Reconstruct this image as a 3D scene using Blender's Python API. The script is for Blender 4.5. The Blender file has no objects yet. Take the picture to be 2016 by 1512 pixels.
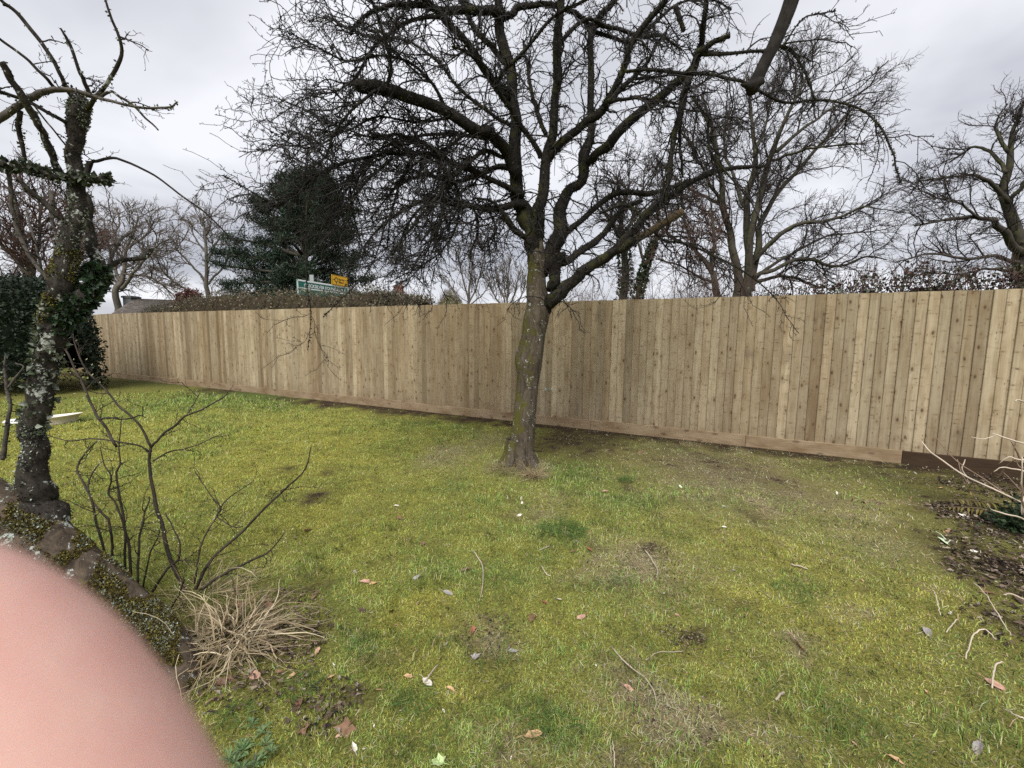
import bpy, bmesh, math, random
import numpy as np
from mathutils import Vector, Matrix

rng = np.random.default_rng(7)
random.seed(7)
SC = bpy.context.scene
COL = SC.collection

# ---------------------------------------------------------------- camera
FPX = 860.0                                  # focal length in pixels of the 2016 px wide photograph
PITCH, ROLL, EYE = math.radians(6.14), math.radians(0.7), 1.42
CAM = np.array([0.0, 0.0, EYE])
FWD = np.array([0, math.cos(PITCH), -math.sin(PITCH)])
_u0 = np.array([0, math.sin(PITCH), math.cos(PITCH)])
_r0 = np.array([1.0, 0, 0])
RGT = _r0 * math.cos(ROLL) + _u0 * math.sin(ROLL)
UPV = _u0 * math.cos(ROLL) - _r0 * math.sin(ROLL)
cd = bpy.data.cameras.new('camera')
cd.sensor_width = 36.0
cd.lens = FPX / 2016 * 36
cd.clip_start, cd.clip_end = 0.002, 6000
cd.dof.use_dof = True
cd.dof.focus_distance = 5.0
cd.dof.aperture_fstop = 14.0
cam = bpy.data.objects.new('camera', cd)
COL.objects.link(cam)
cam.matrix_world = Matrix(((RGT[0], UPV[0], -FWD[0], CAM[0]), (RGT[1], UPV[1], -FWD[1], CAM[1]),
                           (RGT[2], UPV[2], -FWD[2], CAM[2]), (0, 0, 0, 1)))
SC.camera = cam

# ---------------------------------------------------------------- overcast sky and soft sun
SUN_EL, SUN_AZ = math.radians(50), math.radians(192)     # behind the camera
W = bpy.data.worlds.new('World')
SC.world = W
W.use_nodes = True
nt = W.node_tree
nt.nodes.clear()
def wn(t, **k):
    n = nt.nodes.new(t)
    for a, b in k.items():
        setattr(n, a, b)
    return n
out = wn('ShaderNodeOutputWorld')
sky = wn('ShaderNodeTexSky', sky_type='NISHITA', sun_disc=False)
sky.sun_elevation, sky.sun_rotation = SUN_EL, SUN_AZ
bg1 = wn('ShaderNodeBackground'); bg1.inputs['Strength'].default_value = 0.05
nt.links.new(sky.outputs[0], bg1.inputs['Color'])
tc = wn('ShaderNodeTexCoord')
sep = wn('ShaderNodeSeparateXYZ'); nt.links.new(tc.outputs['Generated'], sep.inputs[0])
mx = wn('ShaderNodeMath', operation='MAXIMUM'); nt.links.new(sep.outputs['Z'], mx.inputs[0]); mx.inputs[1].default_value = 0
ad = wn('ShaderNodeMath', operation='ADD'); nt.links.new(mx.outputs[0], ad.inputs[0]); ad.inputs[1].default_value = 0.22
dx = wn('ShaderNodeMath', operation='DIVIDE'); nt.links.new(sep.outputs['X'], dx.inputs[0]); nt.links.new(ad.outputs[0], dx.inputs[1])
dy = wn('ShaderNodeMath', operation='DIVIDE'); nt.links.new(sep.outputs['Y'], dy.inputs[0]); nt.links.new(ad.outputs[0], dy.inputs[1])
cmb = wn('ShaderNodeCombineXYZ'); nt.links.new(dx.outputs[0], cmb.inputs[0]); nt.links.new(dy.outputs[0], cmb.inputs[1]); cmb.inputs[2].default_value = 3.7
nz = wn('ShaderNodeTexNoise'); nz.inputs['Scale'].default_value = 0.95; nz.inputs['Detail'].default_value = 5.0
nz.inputs['Roughness'].default_value = 0.5; nz.inputs['Distortion'].default_value = 0.25
nt.links.new(cmb.outputs[0], nz.inputs['Vector'])
rp = wn('ShaderNodeValToRGB')
rp.color_ramp.elements[0].position = 0.33; rp.color_ramp.elements[0].color = (0.46, 0.47, 0.525, 1)
rp.color_ramp.elements[1].position = 0.62; rp.color_ramp.elements[1].color = (0.88, 0.885, 0.93, 1)
nt.links.new(nz.outputs['Fac'], rp.inputs[0])
bg2 = wn('ShaderNodeBackground'); bg2.inputs['Strength'].default_value = 0.40
nt.links.new(rp.outputs[0], bg2.inputs['Color'])
mix = wn('ShaderNodeMixShader'); mix.inputs[0].default_value = 0.93
nt.links.new(bg1.outputs[0], mix.inputs[1]); nt.links.new(bg2.outputs[0], mix.inputs[2])
nt.links.new(mix.outputs[0], out.inputs['Surface'])
sd = bpy.data.lights.new('sun', 'SUN')
sd.energy, sd.angle, sd.color = 1.5, math.radians(38), (1.0, 0.97, 0.91)
sun = bpy.data.objects.new('sun', sd)
COL.objects.link(sun)
_sv = Vector((math.sin(SUN_AZ) * math.cos(SUN_EL), math.cos(SUN_AZ) * math.cos(SUN_EL), math.sin(SUN_EL)))
sun.rotation_euler = _sv.to_track_quat('Z', 'Y').to_euler()
sun.location = (-6, -8, 14)
VS = SC.view_settings
VS.view_transform = 'Standard'
VS.look = 'None'
VS.exposure = 1.5
VS.gamma = 1.0
SC.cycles.use_denoising = False
SC.cycles.max_bounces = 6
SC.cycles.transparent_max_bounces = 4
SC.cycles.caustics_reflective = SC.cycles.caustics_refractive = False

# ---------------------------------------------------------------- helpers: from a direction in the photo to a place
def ray(px, py):
    return FWD + RGT * ((px - 1008) / FPX) + UPV * ((756 - py) / FPX)
def on_ground(px, py, z=0.0):
    d = ray(px, py)
    return CAM + d * ((z - EYE) / d[2])
def at_y(px, py, Y):
    d = ray(px, py)
    return CAM + d * (Y / d[1])
def depth_of(P):
    return float((np.asarray(P) - CAM) @ FWD)
def nrm(a):
    return a / np.maximum(np.linalg.norm(a, axis=-1, keepdims=True), 1e-9)
def sstep(a, b, x):
    t = np.clip((x - a) / (b - a), 0, 1)
    return t * t * (3 - 2 * t)

_tab = np.random.default_rng(11).random((256, 256))
def vnoise(x, y):
    xi, yi = np.floor(x).astype(int), np.floor(y).astype(int)
    fx, fy = x - xi, y - yi
    fx, fy = fx * fx * (3 - 2 * fx), fy * fy * (3 - 2 * fy)
    g = lambda a, b: _tab[a & 255, b & 255]
    return (g(xi, yi) * (1 - fx) + g(xi + 1, yi) * fx) * (1 - fy) + (g(xi, yi + 1) * (1 - fx) + g(xi + 1, yi + 1) * fx) * fy
def fbm(x, y, s=1.0, o=4):
    v, a, t = 0, 0.5, 0
    for k in range(o):
        v = v + a * vnoise(x * s + 17.3 * k + 90, y * s + 5.1 * k + 90); t += a
        s *= 2.03; a *= 0.5
    return v / t

# ---------------------------------------------------------------- helpers: materials
def mat(name, base=(.5, .5, .5), rough=.85, spec=.25):
    m = bpy.data.materials.new(name)
    m.use_nodes = True
    b = m.node_tree.nodes['Principled BSDF']
    b.inputs['Base Color'].default_value = (*base, 1)
    b.inputs['Roughness'].default_value = rough
    b.inputs['Specular IOR Level'].default_value = spec
    return m, m.node_tree, b
class NT:
    def __init__(s, t): s.t = t
    def n(s, ty, ins=None, **k):
        nd = s.t.nodes.new(ty)
        for a, b in k.items(): setattr(nd, a, b)
        for a, v in (ins or {}).items():
            if isinstance(v, bpy.types.NodeSocket): s.t.links.new(v, nd.inputs[a])
            else: nd.inputs[a].default_value = v
        return nd
    def noise(s, vec, scale, detail=4, rough=.55, dist=0.0):
        d = {'Scale': scale, 'Detail': detail, 'Roughness': rough, 'Distortion': dist}
        if vec is not None: d['Vector'] = vec
        return s.n('ShaderNodeTexNoise', d).outputs['Fac']
    def ramp(s, fac, stops):
        r = s.n('ShaderNodeValToRGB', {0: fac})
        e = r.color_ramp.elements
        while len(e) < len(stops): e.new(0.5)
        for q, (p, c) in zip(e, stops):
            q.position = p
            q.color = (*c, 1) if len(c) == 3 else c
        return r.outputs[0]
    def mapr(s, v, a, b, c=0.0, d=1.0):
        return s.n('ShaderNodeMapRange', {0: v, 1: a, 2: b, 3: c, 4: d}).outputs[0]
    def mixc(s, f, a, b, mode='MIX'):
        m = s.n('ShaderNodeMix', data_type='RGBA', blend_type=mode)
        for i, v in ((0, f), (6, a), (7, b)):
            if isinstance(v, bpy.types.NodeSocket): s.t.links.new(v, m.inputs[i])
            elif i == 0: m.inputs[0].default_value = v
            else: m.inputs[i].default_value = (*v, 1)
        return m.outputs[2]
    def math(s, op, a, b=0.0):
        m = s.n('ShaderNodeMath', operation=op)
        for i, v in ((0, a), (1, b)):
            if isinstance(v, bpy.types.NodeSocket): s.t.links.new(v, m.inputs[i])
            else: m.inputs[i].default_value = v
        return m.outputs[0]
    def mapping(s, vec, scale=(1, 1, 1), loc=(0, 0, 0), rot=(0, 0, 0)):
        return s.n('ShaderNodeMapping', {'Vector': vec, 'Scale': scale, 'Location': loc, 'Rotation': rot}).outputs[0]
    def bump(s, h, strength=.4, dist=.01):
        return s.n('ShaderNodeBump', {'Height': h, 'Strength': strength, 'Distance': dist}).outputs[0]
    def link(s, a, b): s.t.links.new(a, b)

def attr_mat(name, rough=.8, spec=.2, trans=0.0, noise=0.0, nscale=60):
    m, t, b = mat(name, rough=rough, spec=spec)
    k = NT(t)
    c = k.n('ShaderNodeAttribute', attribute_name='Col').outputs['Color']
    if noise:
        f = k.noise(k.n('ShaderNodeTexCoord').outputs['Object'], nscale, 4)
        c = k.mixc(noise, c, k.ramp(f, [(.3, (.25, .25, .25)), (.75, (1.25, 1.25, 1.25))]), 'MULTIPLY')
    k.link(c, b.inputs['Base Color'])
    if trans:
        tr = k.n('ShaderNodeBsdfTranslucent', {'Color': c})
        ms = k.n('ShaderNodeMixShader', {0: trans})
        k.link(b.outputs[0], ms.inputs[1]); k.link(tr.outputs[0], ms.inputs[2])
        k.link(ms.outputs[0], t.nodes['Material Output'].inputs['Surface'])
    return m

def bark_mat(name, dark, light, scale=30, lichen=None, lich_amt=.5, moss=None, moss_amt=.5, zs=.35, bump=.8):
    m, t, b = mat(name, rough=.92, spec=.15)
    k = NT(t)
    co = k.n('ShaderNodeTexCoord').outputs['Object']
    st = k.mapping(co, (1, 1, zs))
    f = k.noise(st, scale, 8, .65, .6)
    c = k.ramp(f, [(.32, dark), (.68, light)])
    h = f
    if moss is not None:
        g = k.noise(co, 6.5, 5, .6)
        nx = k.n('ShaderNodeSeparateXYZ', {0: k.n('ShaderNodeNewGeometry').outputs['Normal']}).outputs['X']
        gg = k.math('ADD', g, k.math('MULTIPLY', nx, -.13))
        mk = k.mapr(gg, .62 - .14 * moss_amt, .70 - .10 * moss_amt)
        c = k.mixc(mk, c, k.mixc(k.noise(co, 160, 3), tuple(v * .55 for v in moss), tuple(v * 1.35 for v in moss)))
    if lichen is not None:
        g2 = k.noise(co, 14, 6, .7, .8)
        v = k.n('ShaderNodeTexVoronoi', {'Vector': co, 'Scale': 70.0}).outputs['Distance']
        g3 = k.math('SUBTRACT', g2, k.math('MULTIPLY', v, .16))
        mk = k.mapr(g3, .60 - .16 * lich_amt, .64 - .16 * lich_amt)
        c = k.mixc(mk, c, k.mixc(k.noise(co, 120, 3), tuple(x * .6 for x in lichen), tuple(x * 1.2 for x in lichen)))
        h = k.math('ADD', f, k.math('MULTIPLY', mk, .25))
    k.link(c, b.inputs['Base Color'])
    k.link(k.bump(h, bump, .012), b.inputs['Normal'])
    return m

# ---------------------------------------------------------------- helpers: meshes and objects
class MB:
    """collects vertices, quads and triangles (and colours) of ONE object"""
    def __init__(s): s.v, s.q, s.t, s.c, s.n = [], [], [], [], 0
    def add(s, V, Q=None, T=None, C=None):
        V = np.asarray(V, float).reshape(-1, 3)
        if Q is not None and len(Q): s.q.append(np.asarray(Q, np.int64).reshape(-1, 4) + s.n)
        if T is not None and len(T): s.t.append(np.asarray(T, np.int64).reshape(-1, 3) + s.n)
        s.v.append(V)
        if C is not None:
            C = np.asarray(C, float)
            if C.ndim == 1: C = np.tile(C, (len(V), 1))
            s.c.append(C.reshape(-1, 3))
        s.n += len(V)
    def box(s, a, b, M=None, C=None):
        (x0, y0, z0), (x1, y1, z1) = a, b
        V = np.array([(x0, y0, z0), (x1, y0, z0), (x1, y1, z0), (x0, y1, z0), (x0, y0, z1), (x1, y0, z1), (x1, y1, z1), (x0, y1, z1)], float)
        if M is not None: V = np.array([tuple(M @ Vector(v)) for v in V])
        s.add(V, [(0, 3, 2, 1), (4, 5, 6, 7), (0, 1, 5, 4), (1, 2, 6, 5), (2, 3, 7, 6), (3, 0, 4, 7)], None, C)
    def tubes(s, P, R, S=5, C=None):
        P, R = np.asarray(P, float), np.asarray(R, float)
        if P.ndim == 2: P, R = P[None], R[None]
        K, N, _ = P.shape
        if K == 0: return
        T = np.empty_like(P)
        T[:, 1:-1] = P[:, 2:] - P[:, :-2]; T[:, 0] = P[:, 1] - P[:, 0]; T[:, -1] = P[:, -1] - P[:, -2]
        T = nrm(T)
        av = nrm(P[:, -1] - P[:, 0] + 1e-9)
        ref = np.where(np.abs(av[:, 2:3]) < .7, np.array([[0, 0, 1.0]]), np.array([[0.3, 1.0, 0]]))
        ref = np.broadcast_to(ref[:, None], P.shape)
        n1 = nrm(ref - (ref * T).sum(-1, keepdims=True) * T)
        n2 = np.cross(T, n1)
        a = np.arange(S) / S * 2 * np.pi
        V = P[:, :, None] + R[:, :, None, None] * (np.cos(a)[:, None] * n1[:, :, None] + np.sin(a)[:, None] * n2[:, :, None])
        idx = np.arange(K * N * S).reshape(K, N, S)
        i0, i1 = idx[:, :-1], idx[:, 1:]
        Q = np.stack([i0, np.roll(i0, -1, 2), np.roll(i1, -1, 2), i1], -1).reshape(-1, 4)
        if C is not None:
            C = np.asarray(C, float)
            if C.ndim == 2: C = np.repeat(C, N * S, axis=0)
        s.add(V.reshape(-1, 3), Q, None, C)
    def build(s, name, m, parent=None, smooth=True, loc=None):
        V = np.concatenate(s.v) if s.v else np.zeros((0, 3))
        if loc is not None: V = V - np.asarray(loc)
        Q = np.concatenate(s.q) if s.q else np.zeros((0, 4), np.int64)
        T = np.concatenate(s.t) if s.t else np.zeros((0, 3), np.int64)
        me = bpy.data.meshes.new(name)
        me.vertices.add(len(V)); me.vertices.foreach_set('co', V.astype(np.float32).ravel())
        li = np.concatenate([Q.ravel(), T.ravel()]).astype(np.int32)
        me.loops.add(len(li)); me.loops.foreach_set('vertex_index', li)
        st = np.concatenate([np.arange(len(Q)) * 4, len(Q) * 4 + np.arange(len(T)) * 3]).astype(np.int32)
        me.polygons.add(len(st)); me.polygons.foreach_set('loop_start', st)
        me.polygons.foreach_set('use_smooth', np.full(len(st), smooth))
        me.update(calc_edges=True)
        if s.c:
            C = np.concatenate(s.c)
            if len(C) == len(V):
                at = me.attributes.new('Col', 'FLOAT_COLOR', 'POINT')
                at.data.foreach_set('color', np.concatenate([C, np.ones((len(C), 1))], 1).astype(np.float32).ravel())
        if m is not None: me.materials.append(m)
        o = bpy.data.objects.new(name, me)
        COL.objects.link(o)
        if loc is not None: o.location = loc
        if parent is not None:
            o.parent = parent
            if loc is None and any(abs(v) > 1e-9 for v in parent.location):
                o.matrix_parent_inverse = Matrix.Translation(-parent.location)
        return o
def tag(o, label=None, cat=None, group=None, kind=None):
    if label: o['label'] = label
    if cat: o['category'] = cat
    if group: o['group'] = group
    if kind: o['kind'] = kind
    return o
def thing(name, label, cat, loc=(0, 0, 0), group=None):
    o = bpy.data.objects.new(name, None)
    o.empty_display_size = .1
    COL.objects.link(o)
    o.location = tuple(float(v) for v in loc)
    return tag(o, label, cat, group)

def spline(pts, n):
    """Catmull-Rom through pts (rows of any width), n samples"""
    p = np.asarray(pts, float)
    if len(p) == 2:
        t = np.linspace(0, 1, n)[:, None]
        return p[0] * (1 - t) + p[1] * t
    q = np.vstack([2 * p[0] - p[1], p, 2 * p[-1] - p[-2]])
    u = np.linspace(0, len(p) - 1 - 1e-6, n)
    i = u.astype(int); t = (u - i)[:, None]
    a, b, c, d = q[i], q[i + 1], q[i + 2], q[i + 3]
    return .5 * (2 * b + (c - a) * t + (2 * a - 5 * b + 4 * c - d) * t ** 2 + (3 * b - a - 3 * c + d) * t ** 3)
def trace(pts, Y, dy=(0, 0), n=24, wob=0.0):
    """a branch seen at (px, py, width px) standing in the upright plane y=Y, leaning towards or away by dy"""
    rows = []
    for i, q in enumerate(pts):
        t = i / (len(pts) - 1)
        y = Y + dy[0] * (1 - t) + dy[1] * t
        P = at_y(q[0], q[1], y)
        rows.append((*P, q[2] * .5 * depth_of(P) / FPX))
    s = spline(rows, n)
    if wob:
        nz_ = rng.normal(0, 1, (n, 3)); nz_[1:-1] = (nz_[:-2] + nz_[1:-1] * 2 + nz_[2:]) / 4; nz_[0] = 0
        s[:, :3] += nz_ * wob * s[:, 3:4]
    return s[:, :3], np.maximum(s[:, 3], 5e-4)
def grow(base, d, L, N, wig, trop=(0, 0, 0), g=rng):
    base, d, L = np.asarray(base, float), nrm(np.asarray(d, float)), np.asarray(L, float)
    P = np.empty((len(base), N, 3)); P[:, 0] = base
    tr = np.asarray(trop, float)
    for i in range(1, N):
        d = nrm(d + g.normal(0, wig, d.shape) + tr)
        P[:, i] = P[:, i - 1] + d * (L / (N - 1))[:, None]
    return P
def fork(P, R, cnt, t0, t1, ang, bias=(0, 0, 0), g=rng):
    """starting points for side branches on branches P[K,N,3]; cnt per branch"""
    K, N, _ = P.shape
    cnt = np.broadcast_to(np.asarray(cnt), (K,)).astype(int)
    k = np.repeat(np.arange(K), cnt)
    t = g.uniform(t0, t1, len(k)); u = t * (N - 1) * .9999
    i = u.astype(int); f = (u - i)[:, None]
    base = P[k, i] * (1 - f) + P[k, i + 1] * f
    tan = nrm(P[k, i + 1] - P[k, i])
    r = R[k, i] * (1 - f[:, 0]) + R[k, i + 1] * f[:, 0]
    pr = g.normal(0, 1, tan.shape); pr = nrm(pr - (pr * tan).sum(-1, keepdims=True) * tan)
    a = np.radians(g.uniform(ang[0], ang[1], len(k)))[:, None]
    return base, nrm(np.cos(a) * tan + np.sin(a) * pr + np.asarray(bias)), r, k, t
def taper(r0, N, tip):
    t = np.linspace(0, 1, N)
    return r0[:, None] * (1 - t) + np.minimum(tip, r0)[:, None] * t if np.ndim(tip) else r0[:, None] * (1 - t) + np.minimum(tip, r0[:, None]) * t
def resample(P, R, n):
    u = np.linspace(0, len(P) - 1 - 1e-6, n); i = u.astype(int); f = u - i
    return P[i] * (1 - f)[:, None] + P[i + 1] * f[:, None], R[i] * (1 - f) + R[i + 1] * f
def leaf_cards(mb, P, D, Nn, L, Wd, C, bend=.3, mid=.45):
    """small pointed leaves: base P, along D, normal Nn, folded on the midrib; 2 quads"""
    K = len(P)
    D = nrm(D); S = nrm(np.cross(D, Nn)); Nn = np.cross(S, D)
    L, Wd = np.broadcast_to(L, (K,))[:, None], np.broadcast_to(Wd, (K,))[:, None]
    mid_ = P + D * L * mid - Nn * L * bend * .2
    tip = P + D * L - Nn * L * bend
    V = np.stack([P, mid_ + S * Wd + Nn * Wd * .35, tip, mid_ - S * Wd + Nn * Wd * .35, mid_], 1)
    i = np.arange(K)[:, None] * 5
    T = np.concatenate([i + [0, 1, 4], i + [1, 2, 4], i + [2, 3, 4], i + [3, 0, 4]], 0)
    mb.add(V.reshape(-1, 3), None, T, np.repeat(np.broadcast_to(C, (K, 3)), 5, axis=0))
def vary(c, n, s=.25, g=rng):
    return np.clip(np.asarray(c)[None] * (1 + g.normal(0, s, (n, 1))) * (1 + g.normal(0, s * .3, (n, 3))), .004, .95)

# ================================================================ SETTING: the ground
FA, FB = -0.5068, 7.349                      # fence foot line  y = FA*x + FB
FU = np.array([1, FA, 0]) / math.hypot(1, FA)        # along the fence, towards the right
FN = np.array([FU[1], -FU[0], 0])                    # out of its face, towards the lawn
BEND = np.array([-12.63, FA * -12.63 + FB, 0])
FU2 = nrm(np.array([-18.61 + 12.63, 17.91 - BEND[1], 0]))
TREE = on_ground(1022, 918)
def fence_dist(x, y):
    return (x - BEND[0]) * FN[0] + (y - BEND[1]) * FN[1]
# worn, mossy, green and strawy places: (px, py, radius across in px, squash in depth, kind, amount)
SPOTS = [
 (1430, 930, 170, .9, 's', .75), (1620, 985, 110, .9, 's', .6), (1260, 1100, 90, 1.2, 's', .95), (1180, 1120, 60, 1.1, 's', .8),
 (1330, 1400, 110, 1.0, 's', 1.0), (1430, 1440, 90, 1.0, 's', .9), (960, 1245, 60, 1, 's', .7), (1240, 1330, 60, 1, 's', .6),
 (880, 898, 60, 1.2, 's', .8), (960, 870, 60, 1.2, 's', .5), (1085, 985, 55, 1.2, 's', .5), (1060, 1010, 45, 1, 's', .5), (1580, 1268, 40, .8, 's', .8),
 (1720, 1060, 90, 1, 's', .45), (1000, 1480, 80, .8, 's', .45), (1200, 1500, 90, .8, 's', .45), (760, 1300, 50, 1, 's', .35),
 (1800, 935, 160, 1.0, 'd', .6), (1130, 868, 110, 1.0, 'd', .95), (1080, 880, 50, 1, 'd', .9), (1300, 905, 90, 1, 'd', .45), (1420, 915, 80, 1, 'd', .55), (1500, 935, 80, 1, 'd', .5),
 (1345, 1253, 30, .9, 'd', 1.0), (1290, 1080, 22, 1.2, 'd', .9), (620, 985, 32, 1.2, 'd', .9), (1235, 955, 26, 1.2, 'd', .6), (560, 925, 22, 1.2, 'd', .8), (650, 930, 18, 1, 'd', .6),
 (470, 1255, 110, 1.1, 'd', 1.0), (560, 1180, 60, 1, 'd', .7), (600, 1230, 55, 1, 'd', .6), (420, 1330, 70, 1, 'd', .8), (560, 1330, 70, .9, 'd', .5), (690, 1400, 50, .8, 'd', .6), (590, 1410, 40, .8, 'd', .6),
 (1960, 1020, 120, 1.6, 'd', 1.0), (1990, 1120, 110, 1.2, 'd', 1.0), (2030, 1260, 60, 1.5, 'd', .9), (1900, 1090, 60, 1, 'd', .6), (2010, 950, 120, 1, 'd', 1.0), (2050, 1420, 60, 1, 'd', .7),
 (1465, 1195, 40, .8, 'd', .45), (1000, 1010, 30, 1, 'd', .35), (860, 1230, 25, .8, 'd', .4), (840, 1290, 30, .8, 'd', .4), (200, 752, 90, 1.5, 'd', .9), (80, 770, 100, 1.6, 'd', .9), (1110, 1400, 40, .7, 'd', .4), (1000, 1340, 26, .8, 'd', .5), (1480, 1010, 30, 1, 'd', .5),
 (1000, 1130, 130, 1.0, 'g', .8), (1100, 1040, 50, 1, 'g', 1.0), (860, 960, 70, 1, 'g', .6), (1130, 935, 70, 1.1, 'g', .8), (1090, 1200, 70, .9, 'g', .6), (1560, 1150, 70, .8, 'g', .6), (1650, 1300, 90, .8, 'g', .5),
 (700, 1260, 60, .8, 'g', .6), (1120, 1440, 70, .8, 'g', .7), (1800, 1400, 120, .8, 'g', .5), (1000, 1400, 110, .8, 'g', .6), (900, 1500, 120, .6, 'g', .6), (450, 790, 160, 1.5, 'g', .7), (800, 1380, 60, .7, 'g', .6), (1600, 1420, 90, .7, 'g', .5), (1240, 990, 70, 1, 'g', .4),
 (600, 890, 220, 1.6, 'm', .8), (560, 1010, 160, 1.2, 'm', .8), (450, 870, 200, 1.5, 'm', .8), (830, 1180, 100, .9, 'm', .9), (1560, 1090, 130, .8, 'm', .8), (1800, 1180, 160, .8, 'm', .8), (1720, 1250, 160, .8, 'm', .6), (200, 850, 200, 1.5, 'm', .8), (700, 1080, 120, 1, 'm', .5), (1450, 1160, 80, .8, 'm', .7), (880, 1330, 80, .8, 'm', .5),
]
_sp = []
for (a, b, r, q, kd, am) in SPOTS:
    c = on_ground(a, b); e = on_ground(a + r, b)
    rx = np.linalg.norm(e - c)
    c2 = on_ground(a, b + min(18, r * .4)); ry = np.linalg.norm(c - c2) / min(18, r * .4) * r * .45
    _sp.append((c[0], c[1], rx, max(min(ry * q, rx * 1.6), rx * .45), kd, am))
def fields(x, y):
    f = {k: np.zeros_like(x) for k in 'sdgm'}
    wx, wy = x + (fbm(x, y, 5.0) - .5) * .35, y + (fbm(x + 31, y, 5.0) - .5) * .35
    for (cx, cy, rx, ry, kd, am) in _sp:
        r2 = ((wx - cx) / rx) ** 2 + ((wy - cy) / ry) ** 2
        f[kd] = np.maximum(f[kd], am * np.exp(-r2 * 1.1))
    n1, n2 = fbm(x, y, 1.3), fbm(x + 50, y + 9, 3.7)
    n3 = fbm(x + 77, y + 5, 11.0)
    fd = fence_dist(x, y)
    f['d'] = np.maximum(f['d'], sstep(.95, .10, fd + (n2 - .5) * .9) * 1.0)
    rt = np.hypot(x - TREE[0], y - TREE[1])
    f['s'] = np.maximum(f['s'], sstep(.55, .15, rt + (n3 - .5) * .3) * .8)
    f['g'] = np.clip(f['g'] + (n1 - .52) * 1.6, 0, 1)
    f['m'] = np.clip(f['m'] * .75 + (n2 - .40) * .9, 0, 1)
    right = sstep(.3, 2.2, x)
    f['s'] = np.clip(f['s'] * (0.45 + 1.0 * n3) + sstep(.62, .80, n2) * .5 * right + right * .10, 0, 1)
    f['d'] = np.clip(f['d'] * (.55 + .9 * n3) + sstep(.68, .80, n3) * .35, 0, 1)
    return f
def hgt(x, y):
    x, y = np.asarray(x, float), np.asarray(y, float)
    near = sstep(30, 8, np.hypot(x, y))
    h = (fbm(x, y, .8, 3) - .5) * .05 + (fbm(x + 3, y + 8, 6.0, 3) - .5) * .022 + (fbm(x + 9, y + 1, 22.0, 2) - .5) * .010
    rt = np.hypot(x - TREE[0], y - TREE[1])
    h = h * near * sstep(-.05, .5, np.abs(fence_dist(x, y))) + .05 * np.exp(-(rt / .3) ** 2)
    return h
def gz(x, y): return float(hgt(np.array([x]), np.array([y]))[0])

xs = np.concatenate([-np.geomspace(3500, 8.6, 34), np.arange(-8.5, 6.2, .034), np.geomspace(6.3, 3500, 34)])
ys = np.concatenate([-np.geomspace(3500, .35, 26), np.arange(-.3, .9, .1), np.arange(.9, 5.0, .026), np.arange(5.0, 9.2, .06), np.geomspace(9.3, 3500, 40)])
X, Y = np.meshgrid(xs, ys)
Z = hgt(X, Y)
fl = fields(X.ravel(), Y.ravel())
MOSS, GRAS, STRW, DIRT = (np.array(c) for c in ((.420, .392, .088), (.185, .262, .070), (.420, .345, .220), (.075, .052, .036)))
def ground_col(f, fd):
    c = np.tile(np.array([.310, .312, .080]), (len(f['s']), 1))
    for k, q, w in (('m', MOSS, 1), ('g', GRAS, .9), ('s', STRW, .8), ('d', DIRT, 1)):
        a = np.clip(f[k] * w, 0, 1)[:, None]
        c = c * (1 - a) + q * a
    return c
gc = ground_col(fl, None) * .72  # ground dimmed: shade in the gaps between blades put into its colour
far = sstep(7.5, 12, np.hypot(X, Y).ravel())[:, None] * (fence_dist(X.ravel(), Y.ravel()) < 0)[:, None]
gc = gc * (1 - far) + np.array([.07, .08, .03]) * far
idx = np.arange(X.size).reshape(X.shape)
g = MB()
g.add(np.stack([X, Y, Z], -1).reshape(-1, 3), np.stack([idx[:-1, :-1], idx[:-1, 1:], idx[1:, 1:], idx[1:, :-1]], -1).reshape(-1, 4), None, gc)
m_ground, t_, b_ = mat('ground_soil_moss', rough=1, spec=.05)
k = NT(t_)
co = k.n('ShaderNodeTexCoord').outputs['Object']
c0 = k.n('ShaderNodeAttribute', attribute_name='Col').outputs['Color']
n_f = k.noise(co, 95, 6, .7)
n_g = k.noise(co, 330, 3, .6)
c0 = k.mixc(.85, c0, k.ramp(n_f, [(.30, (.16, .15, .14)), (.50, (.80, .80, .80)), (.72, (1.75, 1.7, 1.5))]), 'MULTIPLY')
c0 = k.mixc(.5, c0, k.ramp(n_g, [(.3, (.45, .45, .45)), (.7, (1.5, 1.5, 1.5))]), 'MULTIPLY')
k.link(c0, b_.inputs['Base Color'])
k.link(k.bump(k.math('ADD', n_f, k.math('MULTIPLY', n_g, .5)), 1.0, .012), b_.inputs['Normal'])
tag(g.build('ground', m_ground), kind='structure')

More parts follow.
